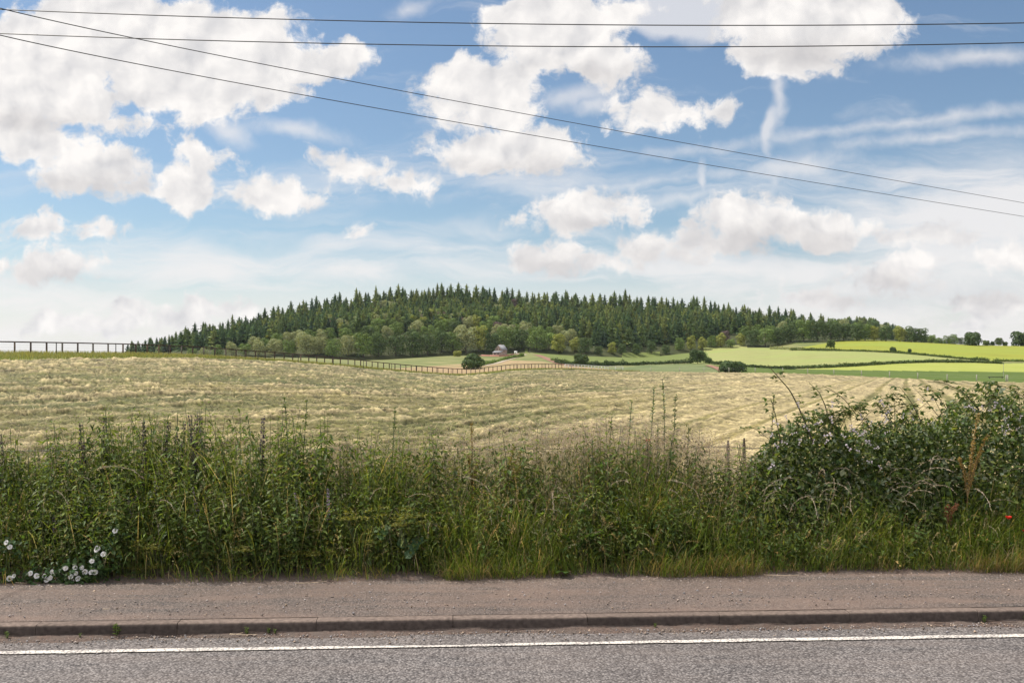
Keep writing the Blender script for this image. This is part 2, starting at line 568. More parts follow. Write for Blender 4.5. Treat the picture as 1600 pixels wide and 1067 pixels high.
# ---- mown field -----------------------------------------------------------
cols = np.concatenate([np.arange(-1400, -60, 20.), np.arange(-60, 1660, 1.7), np.arange(1660, 3001, 20.)])
k = np.linspace(0, 1, 560)
pxg = np.broadcast_to(cols[None], (len(k), len(cols)))
s_, e_ = near_start(cols), EY(cols)
vs0 = HZ + F * 1.75 / s_
ve0 = EV(cols)
inv0, inv1 = 1 / s_, 1 / e_
Yg = 1 / (inv0[None] + (inv1 - inv0)[None] * k[:, None] ** .62)
Xg = (pxg - 800) / F * Yg
Zg = z_near(pxg, Yg)
ROWA = math.radians(21.6)                    # the mower ran in straight lines, away and a little to the right
SP = 2.1


def swath(X, Y, right):
    """cut grass lying in swaths: height of the hay and a strand texture running along the swath"""
    rr = X * math.cos(ROWA) - Y * math.sin(ROWA) + .8 * fbm(X / 45, Y / 45, 3, 2) + .25 * fbm(X / 9, Y / 9, 5, 2)
    arc = X * math.sin(ROWA) + Y * math.cos(ROWA)
    ph = (rr / SP) % 1.0
    row = np.exp(-((ph - .5) / .21) ** 2)
    strand = fbm(rr / .12, arc / .40, 21, 3) - .44
    tuft = fbm(rr / .40, arc / 3.2, 41, 4) - .47
    sw = np.floor(rr / SP)
    big = _h(sw, 0 * sw, 7) * .55 + .45 * fbm(rr / 2.5, arc / 14, 61, 3)          # each swath has its own weight
    heap = row * np.clip(.02 + .16 * big + .24 * tuft + .08 * strand, 0, .24) * .95 + np.clip(tuft + .35 * strand - .07 + .25 * (big - .5), 0, .20) * .36
    line = row * np.clip(.09 + .05 * big + .10 * tuft + .06 * strand, .02, .2)
    hay = heap * (1 - right) + line * right
    dk = np.exp(-((ph - .22 - .12 * strand) / .115) ** 2) * np.clip(.70 + 2.4 * tuft + .7 * (big - .5) + .30 * right, 0, 1)      # greener line along each swath, its dark colour standing in for the shaded side
    return row, strand, tuft, big, hay, dk


right = np.clip((Xg / np.maximum(Yg, 1) - .02) / .22, 0, 1)
row, strand, tuft, big, hay, dk = swath(Xg, Yg, right)
fade = np.clip((Yg - s_[None] - .5) / 4, 0, 1) * np.clip((e_[None] - STRIP(cols)[None] - Yg) / 2, 0, 1)
def smear(a, w):
    q = np.cumsum(np.pad(a, ((0, 0), (w, 0)), mode='wrap'), 1)
    return (q[:, w:] - q[:, :-w]) / math.sqrt(w)


grain = .75 * smear(R.normal(0, 1, Zg.shape), 9) + .65 * smear(R.normal(0, 1, Zg.shape), 22)
Zg = Zg + (hay + .07 * strand + grain * np.clip(.010 + Yg * .00028, 0, .035)) * fade
Vg = np.stack([Xg, Yg, Zg], -1).reshape(-1, 3)
straw, olive, gold = np.array([.300, .243, .132]), np.array([.060, .068, .022]), np.array([.175, .142, .058])
dryness = np.clip(fbm(Xg / 11, Yg / 11, 71, 4) * 1.6 - .45 + .35 * right, 0, 1)[..., None]
stub = olive * (1 - dryness) + gold * dryness
f = np.clip(.60 + strand * (1.6 - .5 * right) + (big - .5) * .9 + (.25 + .1 * row) * right - 1.5 * dk * (.45 + .55 * right) - .9 * (1 - .75 * right) * np.exp(-((hay - .060) / .045) ** 2) * np.clip(.70 + big * .6 - .10 * right, .3, 1), 0, 1)[..., None]
Cg = stub * (1 - f) + straw * f
Cg = Cg * (1 + (fbm(Xg / .22, Yg / .2, 91, 2)[..., None] - .37) * .9)
Cg = Cg * np.clip(1 + .30 * grain + .12 * R.normal(0, 1, Zg.shape), .25, 2.0)[..., None]
Cg = np.clip(Cg, .012, .8).reshape(-1, 3)
Qg = grid_faces(len(k), len(cols))
fy = Yg.reshape(-1)[Qg].mean(1)
fpx = np.broadcast_to(pxg, Yg.shape).reshape(-1)[Qg].mean(1)
uncut = fy > EY(fpx) - STRIP(fpx) + 1.5 * (fbm(fpx / 9, fy / 9, 5, 2) - .5)
M_HAY = tintmat('cut_hay', .8, 0, .2)
sub(Vg, Qg, ~uncut, 'field', M_HAY, tint=Cg)
M_MEADOW = groundmat('meadow', (.16, .17, .05), (.27, .24, .10), 1.2, (.13, .17, .045), .12, .05)
sub(Vg, Qg, uncut, 'meadow', M_MEADOW)

# loose strands of the cut grass, lying along the swaths
n = 240000
px_ = R.uniform(-120, 1720, n)
iv = R.uniform(0, 1, n)
far_ = np.minimum(EY(px_) - STRIP(px_) - 2, 150.)
Y_ = 1 / (1 / near_start(px_) + (1 / far_ - 1 / near_start(px_)) * iv ** .55) + 1.0
X_ = (px_ - 800) / F * Y_
row_, str_, tuf_, big_, hay_, dk_ = swath(X_, Y_, np.clip((X_ / Y_ - .02) / .22, 0, 1))
rt_ = np.clip(X_ / Y_ / .2, 0, 1)
keep = R.uniform(0, 1, n) < np.clip(.16 - .13 * rt_ + hay_ * 5 * (1 - .6 * rt_) + .25 * dk_, 0, 1)
px_, X_, Y_, hay_, big_, dk_ = px_[keep], X_[keep], Y_[keep], hay_[keep], big_[keep], dk_[keep]
n = len(X_)
mb = MB()
up_ = R.uniform(.3, 1.15, n)
P = np.stack([X_, Y_, z_near(px_, Y_) + hay_ * up_ + .01], -1)
ta = PI / 2 - ROWA + R.normal(0, .8, n) + PI * (R.uniform(0, 1, n) < .5)
sc = np.clip(Y_ / 30, .6, 3.2)
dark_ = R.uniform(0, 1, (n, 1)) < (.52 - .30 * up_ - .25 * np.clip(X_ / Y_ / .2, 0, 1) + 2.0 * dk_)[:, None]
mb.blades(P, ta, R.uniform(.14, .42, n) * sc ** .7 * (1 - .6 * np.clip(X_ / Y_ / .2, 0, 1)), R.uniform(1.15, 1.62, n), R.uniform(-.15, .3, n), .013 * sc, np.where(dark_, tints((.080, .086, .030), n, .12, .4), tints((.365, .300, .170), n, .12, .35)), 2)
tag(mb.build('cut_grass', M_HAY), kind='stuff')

# uncut grass by the fence
n = 26000
px_ = R.uniform(-200, 1000, n)
d_ = R.uniform(-3, 1, n)
Y_ = EY(px_) - STRIP(px_) * R.uniform(-.15, .98, n)
P = np.stack([(px_ - 800) / F * Y_, Y_, np.where(Y_ < EY(px_), z_near(px_, Y_), z_far(px_, Y_)) - .05], -1)
mb = MB()
mb.blades(P, R.uniform(0, 7, n), R.uniform(.25, .6, n), R.uniform(0, .35, n), R.uniform(.1, .8, n), .05, tints((.13, .17, .045), n, .2, .35), 2, tints((.30, .26, .12), n))
tag(mb.build('meadow_grass', M_GRASS), kind='stuff')

# ---- land beyond -----------------------------------------------------------
cols = np.concatenate([np.arange(-1400, -60, 25.), np.arange(-60, 1660, 2.2), np.arange(1660, 3001, 25.)])
cy, cz = far_ctrl(cols)
rows = [cy[0] + (cy[1] - cy[0]) * t for t in np.linspace(0, 1, 5)[:-1]]
rows += [cy[1] + (cy[2] - cy[1]) * t for t in np.linspace(0, 1, 8)[:-1]]
rows += [cy[2] + (cy[3] - cy[2]) * t for t in np.linspace(0, 1, 130)[:-1]]
rows += [cy[3] + (cy[4] - cy[3]) * t for t in np.linspace(0, 1, 24)[:-1]]
rows += [cy[4] + (cy[5] - cy[4]) * t for t in np.linspace(0, 1, 14)[:-1]]
rows += [cy[5] + (cy[6] - cy[5]) * t for t in np.linspace(0, 1, 12)]
Yf = np.array(rows)
pf = np.broadcast_to(cols[None], Yf.shape)
Zf = z_far(pf, Yf)
Xf = (pf - 800) / F * Yf
Zf = Zf + np.where(Yf > cy[1][None], (fbm(Xf / 60, Yf / 60, 9, 3) - .47) * .5, 0)
Vf = np.stack([Xf, Yf, Zf], -1).reshape(-1, 3)
Qf = grid_faces(len(rows), len(cols))
qp = pf.reshape(-1)[Qf].mean(1)
qy = Yf.reshape(-1)[Qf].mean(1)
qv = HZ - (Vf[:, 2][Qf].mean(1) - EYE) / qy * F


def inside(px, v, poly):
    c = np.zeros(len(px), bool)
    p = poly + poly[:1]
    for (x0, y0), (x1, y1) in zip(p[:-1], p[1:]):
        if y0 == y1:
            continue
        c ^= ((y0 > v) != (y1 > v)) & (px < (x1 - x0) * (v - y0) / (y1 - y0) + x0)
    return c


REG = [  # name, material, outline
    ('stubble_field', groundmat('stubble', (0.281, 0.195, 0.109), (0.359, 0.257, 0.148), .35, (0.257, 0.211, 0.101), .03, stretch=(.4, .2)),
     [(540, 579), (620, 575.5), (725, 568.5), (795, 563), (847, 564.5), (880, 570), (965, 578.5), (960, 600), (500, 600)]),
    ('grass_field', groundmat('grass_field', (0.110, 0.140, 0.038), (0.150, 0.180, 0.052), .2), [(815, 546), (860, 551), (905, 556), (1060, 552), (1103, 548), (1112, 566), (900, 568), (866, 562)]),
    ('pale_field', groundmat('pale_field', (0.218, 0.231, 0.079), (0.277, 0.284, 0.112), .12, (0.238, 0.277, 0.086), .012), [(1040, 566), (1080, 557), (1102, 545), (1156, 540), (1210, 545), (1330, 549), (1420, 553), (1500, 561), (1400, 563), (1330, 568), (1200, 573), (1130, 569)]),
    ('yellow_field', groundmat('yellow_field', (0.200, 0.212, 0.030), (0.251, 0.257, 0.033), .10, (0.224, 0.264, 0.040), .008, stretch=(.1, .2)), [(1236, 546), (1262, 541), (1310, 533), (1346, 530), (1400, 530), (1512, 535), (1700, 536), (3000, 550), (3000, 566), (1570, 564.5), (1500, 560.5), (1420, 552.5), (1330, 548)]),
    ('rough_strip', groundmat('rough_strip', (0.168, 0.175, 0.056), (0.266, 0.238, 0.105), .2, (0.098, 0.133, 0.042), .05), [(1190, 546), (1204, 540), (1247, 533), (1325, 531), (1262, 541.5), (1236, 546.5)]),
    ('bright_field', groundmat('bright_field', (0.252, 0.286, 0.054), (0.299, 0.320, 0.082), .06), [(1250, 577), (1400, 568), (1480, 566), (1560, 568), (1700, 566), (3000, 570), (3000, 584), (1700, 581.5), (1560, 581), (1350, 578.5)]),  # brighter yellow-green than the fields around it
    ('crop_field', groundmat('crop_field', (0.125, 0.150, 0.060), (0.180, 0.200, 0.088), .5, (0.105, 0.136, 0.055), .07), [(930, 578), (1000, 571), (1050, 569), (1108, 570), (1135, 582), (1100, 600), (930, 600)]),
    ('green_field', groundmat('green_field', (0.072, 0.108, 0.020), (0.092, 0.128, 0.027), .15), [(1108, 570), (1200, 573), (1250, 577), (1350, 578.5), (1560, 581), (1700, 581.5), (3000, 584), (3000, 640), (1100, 640)]),
]
left = np.ones(len(Qf), bool)
for nm, m, poly in REG:
    k_ = left & inside(qp, qv, poly) & (qy < FY(qp) * 1.02) & (qy > EY(qp) + 60)
    if nm in ('green_field',):
        k_ |= left & (qp > 1125) & (qy < EY(qp) + 140)
    if nm == 'crop_field':
        k_ |= left & (qp > 940) & (qp <= 1125) & (qy < EY(qp) + 140)
    if nm == 'stubble_field':
        k_ |= left & (qp > 560) & (qp <= 940) & (qy < EY(qp) + 140)
    sub(Vf, Qf, k_, nm, m)
    left &= ~k_
forest_floor = left & (qy > FY(qp) * 1.0)
sub(Vf, Qf, forest_floor, 'hillside', groundmat('forest_floor', (.03, .04, .015), (.07, .075, .03), .1))
left &= ~forest_floor
sub(Vf, Qf, left, 'pasture', groundmat('pasture', (0.173, 0.180, 0.064), (0.247, 0.232, 0.105), .16, (0.112, 0.143, 0.045), .045))
# ground far below everything, reaching the horizon, and round the road
MG = groundmat('ground', (.10, .13, .04), (.17, .17, .07), .3)
a = np.linspace(0, 2 * PI, 65)[:-1]
disc = np.concatenate([[[0, 0, -13]], np.stack([5000 * np.cos(a), 5000 * np.sin(a), np.full(64, -13.)], 1)])
tag(build('land', disc, [[(0, i + 1, (i + 1) % 64 + 1) for i in range(64)]], MG), kind='structure')

# ---- tracks, bare earth by the house ---------------------------------------
def track(name, pts, w, mat, lift=.12):
    P_, st = [], []
    for (x, v) in pts:
        P_.append(on_far(x, v))
    P_ = np.array(P_)
    tt = np.linspace(0, len(P_) - 1, len(P_) * 6)
    P_ = np.stack([np.interp(tt, np.arange(len(P_)), P_[:, i]) for i in range(3)], 1)
    d = unit(np.gradient(P_, axis=0) * [1, 1, 0])
    s = np.stack([d[:, 1], -d[:, 0], 0 * d[:, 0]], 1)
    V = []
    for o_ in np.linspace(-.5, .5, 5):
        q = P_ + s * (o_ * w)
        q[:, 2] = z_far(q[:, 0] / q[:, 1] * F + 800, q[:, 1]) + (fbm(q[:, 0] / 60, q[:, 1] / 60, 9, 3) - .47) * .5 + lift
        V.append(q)
    V = np.stack(V, 1).reshape(-1, 3)
    return tag(build(name, V, [grid_faces(len(P_), 5)], mat, smooth=True), kind='structure')


M_TRACK = groundmat('track_soil', (.33, .28, .21), (.42, .36, .28), .8)
M_RED = groundmat('red_soil', (.21, .115, .08), (.27, .16, .115), .8)
track('path', [(757, 571.5), (775, 568), (797, 561), (815, 556), (820, 554), (809, 552.2)], 3.0, M_TRACK)
track('bare_soil', [(838, 554), (852, 559), (868, 566), (880, 570), (900, 572.5)], 5.0, M_RED)
track('earth_bank', [(1106, 571), (1116, 574), (1125, 578), (1130, 581)], 3.0, M_RED, .3)
track('building_plot', [(752, 555.5), (770, 556), (790, 555.5), (806, 553.5)], 16.0, M_RED, .25)

# ---- the air: a thin even haze over everything
hm, hnt, hout = newmat('haze')
hv = nd(hnt, 'ShaderNodeVolumePrincipled', {'Color': (.80, .88, 1.0, 1), 'Density': .00003, 'Anisotropy': .2})
hnt.links.new(hv.outputs[0], hout.inputs['Volume'])
tag(MB().box((0, 0, 53), (10400, 10400, 136)).build('haze', hm), kind='stuff')
# ---------------------------------------------------------------- trees
def conifer(h, rad, col, dead=0.0, seed=0):
    mb = MB()
    lev = 17
    prof = lambda t: rad * ((1 - t) ** .78 * (1 + .22 * math.sin(t * 29 + seed)) + .045)
    # ragged inner body, so that the crown is closed
    tz = np.linspace(.08, .93, 9)
    na = 9
    V = []
    for t in tz:
        a = np.arange(na) / na * 2 * PI + R.uniform(-.2, .2, na)
        q = prof(t) * .62 * R.uniform(.7, 1.15, na)
        V.append(np.stack([q * np.cos(a), q * np.sin(a), h * (t + R.uniform(-.02, .02, na))], 1))
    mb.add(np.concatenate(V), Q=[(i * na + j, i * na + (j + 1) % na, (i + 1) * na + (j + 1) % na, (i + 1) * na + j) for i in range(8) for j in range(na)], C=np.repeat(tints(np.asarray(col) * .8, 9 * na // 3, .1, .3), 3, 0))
    for i in range(lev):
        t = i / (lev - 1)
        z = h * (.08 + .90 * t)
        r = prof(t) * 1.05
        nb = max(5, int(11 - 5 * t))
        a = R.uniform(0, 7) + np.arange(nb) / nb * 2 * PI + R.uniform(-.3, .3, nb)
        a = a[R.uniform(0, 1, nb) > .10]
        nb = len(a)
        dr = -.30 + .75 * t + R.uniform(-.15, .15, nb)
        D = np.stack([np.cos(a), np.sin(a), dr], 1)
        L = r * R.uniform(.72, 1.2, nb)
        P = np.zeros((nb, 3))
        P[:, 2] = z + R.uniform(-.02, .02, nb) * h
        mb.leaves(P, D, (0, 0, 1), L, L * .72 + .12, tints(col, nb, .1, .3), -.12, .12)
        P2 = P + unit(D) * (L * R.uniform(.4, .75, nb))[:, None]
        D2 = D + np.stack([R.normal(0, .5, nb), R.normal(0, .5, nb), R.normal(-.1, .4, nb)], 1)
        mb.leaves(P2, D2, rsphere(nb), L * .5 + .3, L * .36 + .2, tints(np.asarray(col) * 1.15, nb, .12, .35), .1, .1)
    mb.leaves([(0, 0, h * .93)] * 4, [(.12, 0, 1), (-.1, .1, 1), (0, -.12, 1), (.05, .1, 1)], [(0, 1, 0), (1, 0, 0), (1, 1, 0), (1, -1, 0)], h * .08, h * .03, col)
    return mb


def conifer_obj(name, h, rad, col):
    mb = conifer(h, rad, col, seed=R.uniform(0, 9))
    mb.tube([(0, 0, -.5), (0, 0, h * .5), (0, 0, h * .95)], [h * .012, h * .008, h * .002], 5, (.05, .035, .025))
    return mb


def broadleaf_mb(h, rad, col, nl=15, per=150, leaf=.72, trunkfree=.03, top=1.0):
    """crown of leaf sprays gathered on uneven boughs; returns crown, trunk"""
    cr, tr = MB(), MB()
    cen, rds = [], []
    for i in range(nl):
        a = i * 2.399 + R.uniform(-.4, .4)
        u = (i + .5) / nl
        zz = trunkfree * h + (h * top - trunkfree * h) * (.12 + .72 * u) * R.uniform(.92, 1.06)
        prof = math.sin(min(1, (zz / h - trunkfree) / (1 - trunkfree) + .12) * PI * .86) ** .6
        q = rad * prof * R.uniform(.35, .72)
        cen.append((q * math.cos(a), q * math.sin(a), zz))
        rds.append(rad * R.uniform(.30, .46))
    cen, rds = np.array(cen), np.array(rds)
    for c, r in zip(cen, rds):
        n_ = int(per * (r / (rad * .38)) ** 2)
        d = rsphere(n_)
        d[:, 2] = np.where(d[:, 2] < -.5, -d[:, 2], d[:, 2])
        P = c + d * (r * R.uniform(.72, 1.08, n_) ** .7)[:, None] * [1.1, 1.1, .85]
        q9 = rsphere(n_)
        D = unit(q9 - d * (q9 * d).sum(1)[:, None] + .25 * d + [0, 0, -.15])
        lc = np.asarray(col) * R.uniform(.85, 1.15)
        cr.leaves(P, D, unit(d + .3 * rsphere(n_)), leaf * R.uniform(.6, 1.25, n_), leaf * .75 * R.uniform(.7, 1.2, n_), tints(lc, n_, .12, .25), .15, .2)
    tr.tube([(0, 0, -.6), (.1, 0, h * .15), (0, .1, h * .45), (0, 0, h * .7)], [h * .03, h * .022, h * .016, h * .006], 7, (.07, .055, .04))
    for c in cen[::3]:
        b = np.array([0, 0, h * (.12 + .3 * c[2] / h)])
        tr.tube([b, (b + c) / 2 + [0, 0, -.03 * h], c], [h * .012, h * .008, h * .003], 5, (.07, .055, .04))
    return cr, tr


def broadleaf(name, label, cat, h, rad, col, **kw):
    cr, tr = broadleaf_mb(h, rad, col, **kw)
    root = empty(name, (0, 0, 0), label, cat)
    tr.build('trunk', M_WOOD, root)
    cr.build('crown', M_TREE, root)
    return root


# ---- conifers on the hill: individuals in front, the rest one mass -------------
CK = []
for i in range(12):
    base = [(.082, .134, .056), (.120, .170, .058), (.068, .114, .066), (.175, .208, .066)][i % 4]
    h = [18, 19, 15.5, 18.5][i % 4] * R.uniform(.9, 1.1)
    CK.append((conifer_obj('conifer_tree', h, h * R.uniform(.21, .32), base), h, i % 4))
LAB = {0: 'dark green pointed conifer in the dense plantation on the hill', 1: 'mid green conifer in the dense plantation on the hill',
       2: 'bluish dark conifer in the dense plantation on the hill', 3: 'yellowish green conifer in the dense plantation on the hill'}
spots = []
BAND = lut([(196, 4), (300, 6), (440, 9), (520, 16), (600, 20), (700, 19), (860, 13), (930, 4), (1050, 6), (1180, 12), (1280, 17), (1440, 14)])
v_step = 6.6
for row_i in range(22):
    px0 = 196 + (row_i % 2) * 3.8
    for px in np.arange(px0, 1440, 7.6):
        vb, vr_ = float(FV(px)), float(RV(px))
        nrow = max(1, int(round((vb - 3 - vr_ - float(BAND(px))) / v_step)) + 1)
        if row_i >= nrow:
            continue
        x = px + R.uniform(-4, 4)
        tb = float(BAND(px)) / max(8, vb - vr_)
        t = np.clip((row_i + R.uniform(-.35, .35)) / max(1, nrow - 1), 0, 1.03)
        t = min(.98, tb) + (1 - min(.98, tb)) * t
        Y = FY(x) + 14 + (RY(x) - FY(x) - 14) * t
        spots.append((Y, x, t))
# light-leaved pockets seen in the middle of the wood
POCKET = [(560, 500, 60, 22), (690, 497, 70, 20), (735, 500, 60, 22), (800, 470, 30, 14), (640, 512, 60, 12), (770, 505, 30, 14), (600, 470, 30, 12)]
spots.sort()
mass = MB()
ckind, broad_spots, n_ind = {}, [], 0
for Y, x, t in spots:
    z = float(z_far(x, Y))
    v = HZ - (z + 14 - EYE) / Y * F
    if any(((x - a) / c) ** 2 + ((v - b) / d) ** 2 < 1 for a, b, c, d in POCKET) and R.uniform() < .42:
        broad_spots.append((x, Y, z, t))
        continue
    w = np.array([.40, .27, .24, .09]) if x < 560 else np.array([.27, .33, .14, .26])
    kk = int(R.choice(4, p=w)) + 4 * int(R.integers(3))
    mbk, h, tone = CK[kk]
    s = R.uniform(.66, 1.06)
    if x < 330:
        s *= .62 + .38 * (x - 196) / 134
    if x > 1200:
        s *= 1 - .45 * min(1, (x - 1200) / 200)
    loc = ((x - 800) / F * Y, Y, z)
    if n_ind < 290:
        n_ind += 1
        if kk not in ckind:
            ckind[kk] = Kind(tag(mbk.build('conifer_tree', M_TREE), LAB[tone], 'tree', 'conifers on the wooded hill'))
        ckind[kk].put(loc, R.uniform(0, 7), (s * R.uniform(.9, 1.15), s, s), LAB[tone], 'conifers on the wooded hill')
    else:
        a = R.uniform(0, 7)
        ca, sa = math.cos(a), math.sin(a)
        rot = np.array([[ca, -sa, 0], [sa, ca, 0], [0, 0, 1]])
        off = mass.n
        g = R.uniform(.8, 1.2)
        V = np.concatenate(mbk.V) @ rot.T * [s * R.uniform(.9, 1.15), s, s] + np.array(loc)
        C = np.concatenate(mbk.C) * g
        mass.V.append(V)
        mass.C.append(C)
        mass.T.append(np.concatenate(mbk.T) + off)
        if mbk.Q:
            mass.Q.append(np.concatenate(mbk.Q) + off)
        mass.n += len(V)
# the second hill, far behind on the right
for i in range(150):
    x = R.uniform(1255, 1500)
    Y = R.uniform(1380, 1560)
    z = float(z_far(x, Y))
    mbk, h, tone = CK[int(R.integers(12))]
    s = R.uniform(.55, .85)
    off = mass.n
    V = np.concatenate(mbk.V) * [s * 1.5, s * 1.5, s * .8] + np.array(((x - 800) / F * Y, Y, z))
    mass.V.append(V)
    mass.C.append(np.concatenate(mbk.C) * R.uniform(.9, 1.5))
    mass.T.append(np.concatenate(mbk.T) + off)
    if mbk.Q:
        mass.Q.append(np.concatenate(mbk.Q) + off)
    mass.n += len(V)
tag(mass.build('conifer_forest', M_TREE), kind='stuff')

# ---- broadleaved trees ------------------------------------------------------------
BG = {'dark': (.078, .120, .040), 'mid': (.138, .200, .055), 'pale': (.29, .31, .155), 'lime': (.27, .29, .07), 'purple': (.15, .105, .11)}
BL = {'dark': 'dark green round-crowned broadleaf tree along the foot of the wooded hill', 'mid': 'mid green broadleaf tree along the foot of the wooded hill',
      'pale': 'pale silvery green broadleaf tree along the foot of the wooded hill', 'lime': 'bright yellow-green broadleaf tree along the foot of the wooded hill',
      'purple': 'purplish brown tree among the green conifers on the hill'}
bk = {}
for c in BG:
    bk[c] = [Kind(broadleaf('broadleaf_tree', BL[c], 'tree', 13.0, 6.0 if c != 'lime' else 4.6, BG[c], nl=int(R.integers(13, 18)))) for _ in range(3 if c != 'purple' else 1)]


def put_tree(x, Y, z, c, s, label=None, group=None, sz=None, among=False):
    label = label or (BL[c] if c == 'purple' or not among else BL[c].replace('along the foot of the wooded hill', 'up among the dark conifers on the hill'))
    group = 'purplish trees on the hill' if c == 'purple' else c + (' broadleaf trees among the conifers' if among else ' broadleaf trees below the conifers')
    bk[c][int(R.integers(len(bk[c])))].put(((x - 800) / F * Y, Y, z), R.uniform(0, 7), (s, s, sz or s * R.uniform(.9, 1.1)), label or BL[c], group)


# wood's edge, left to right: foot px, tone, size
EDGE = [(300, 'mid', .6), (318, 'pale', .6), (340, 'mid', .7), (362, 'pale', .75), (382, 'mid', .75), (405, 'pale', .85), (430, 'pale', .95), (452, 'mid', .85), (478, 'pale', 1.35), (500, 'pale', 1.05), (520, 'mid', 1.1),
        (545, 'pale', 1.25), (568, 'mid', 1.3), (592, 'dark', 1.3), (618, 'dark', 1.35), (645, 'dark', 1.4), (668, 'dark', 1.35), (690, 'dark', 1.25), (708, 'mid', 1.3), (728, 'pale', 1.45), (748, 'lime', 1.5),
        (770, 'dark', 1.3), (792, 'mid', 1.4), (815, 'dark', 1.3), (838, 'mid', 1.35), (858, 'mid', 1.2), (872, 'lime', 1.2), (898, 'lime', .95), (915, 'dark', 1.0), (935, 'dark', .6), (956, 'lime', .75), (972, 'dark', .6), (995, 'dark', .7),
        (1018, 'dark', .7), (1040, 'dark', .65), (1062, 'mid', .75), (1080, 'lime', .85), (1098, 'lime', .8), (1112, 'mid', .75), (1126, 'lime', .9), (1142, 'mid', .6), (1158, 'lime', .85), (1176, 'dark', 1.0),
        (1196, 'mid', 1.25), (1215, 'dark', 1.25), (1235, 'dark', 1.25), (1256, 'mid', 1.25), (1278, 'dark', 1.3), (1298, 'dark', 1.3), (1318, 'dark', 1.2), (1340, 'dark', 1.15), (1366, 'lime', .95),
        (1352, 'mid', 1.1), (1384, 'dark', .9), (1406, 'lime', 1.0), (1424, 'dark', 1.0), (1440, 'dark', .85), (1456, 'mid', .55), (1468, 'mid', .5), (1480, 'mid', .55), (1490, 'mid', .6), (1500, 'dark', .5)]
for x, c, s in EDGE:
    Y = float(FY(x)) + R.uniform(4, 12)
    put_tree(x, Y, float(z_far(x, Y)) - .6, c, s * 1.04)
for i9, x in enumerate(np.concatenate([np.arange(400, 900, 17.), np.arange(1160, 1440, 20.), np.arange(540, 850, 24.)])):      # further ranks behind
    x2, s = x + R.uniform(-6, 6), R.uniform(.85, 1.15)
    tb = float(BAND(x2)) / max(8, float(FV(x2) - RV(x2)))
    Y = float(FY(x2)) + (float(RY(x2) - FY(x2))) * tb * ((.55 if i9 < 44 else .9) + R.uniform(-.12, .12)) + 10
    put_tree(x2, Y, float(z_far(x2, Y)) - .6, R.choice(['mid', 'dark', 'pale', 'mid']), s * .95)
for x, Y, z, t in broad_spots:
    put_tree(x, Y, z - 1, R.choice(['mid', 'lime', 'pale', 'purple'], p=[.42, .28, .2, .1]), R.uniform(.8, 1.1), group='broadleaf trees among the conifers',
             label=None, among=True)
for x, v in [(802, 505), (1132, 515), (662, 488), (778, 500), (725, 492)]:
    Y = far_Y(x, v + 22)
    put_tree(x, Y, float(z_far(x, Y)), 'purple', .8, BL['purple'], 'purplish trees on the hill')


def lone(name, label, x, v, wpx, hpx, col, cat='tree', Y=None, **kw):
    loc = on_far(x, v, Y)
    h, r = hpx / F * loc[1], wpx / 2 / F * loc[1]
    root = broadleaf(name, label, cat, h, r, col, leaf=max(.34, .18 * r), **kw)
    root.location = (loc[0], loc[1], loc[2] - .1)
    return root


D, Mi = (.066, .104, .036), (.10, .14, .042)
lone('round_tree', 'dark round bushy tree beyond the dip in the brown fence', 740, 577, 36, 22, D, trunkfree=0, per=150)
lone('round_tree', 'dark round tree at the end of the hedge behind the white rails', 907, 572, 23, 20, D, trunkfree=0, per=150)
lone('round_tree', 'dark round tree standing in the hedge between green and grey-green fields', 1090, 567.5, 28, 22, D, trunkfree=.05, per=150)
lone('bush', 'low dark bush beside the round tree in the hedge', 1107, 568, 13, 9, D, 'bush', trunkfree=0)
lone('bush', 'wide dark bush at the corner of the green field by the red earth bank', 1143, 581, 44, 13, D, 'bush', trunkfree=0, nl=18)
lone('field_tree', 'small lone tree on the hedge between the pale and yellow fields', 1298, 546, 15, 16, Mi, trunkfree=.15)
lone('bush', 'round dark bush in the hedge below the yellow field', 1395, 551, 11, 9, D, 'bush', trunkfree=0)
lone('bush', 'small bush standing at the right of the round hedge bush', 1421, 552, 6, 7, D, 'bush', trunkfree=.1)
lone('field_tree', 'large round dark tree on the skyline above the yellow field', 1519, 540, 29, 20, D, trunkfree=0)
lone('bush', 'low bush on the skyline right of the large round tree', 1541, 540, 12, 8, Mi, 'bush', trunkfree=0)
lone('field_tree', 'small pointed tree on the skyline between two gaps', 1561, 540, 12, 14, Mi, trunkfree=0)
lone('bush', 'tiny bush left of the small pointed skyline tree', 1551, 540, 7, 7, D, 'bush', trunkfree=0)
lone('bush', 'small bush right of the small pointed skyline tree', 1570, 540, 9, 7, Mi, 'bush', trunkfree=0)
lone('field_tree', 'broad dark tree on the skyline at the right edge of the view', 1597, 543, 36, 24, D, trunkfree=0)
lone('bush', 'light green bush at the wood edge left of the house', 714, 557, 14, 9, BG['lime'], 'bush', trunkfree=0)

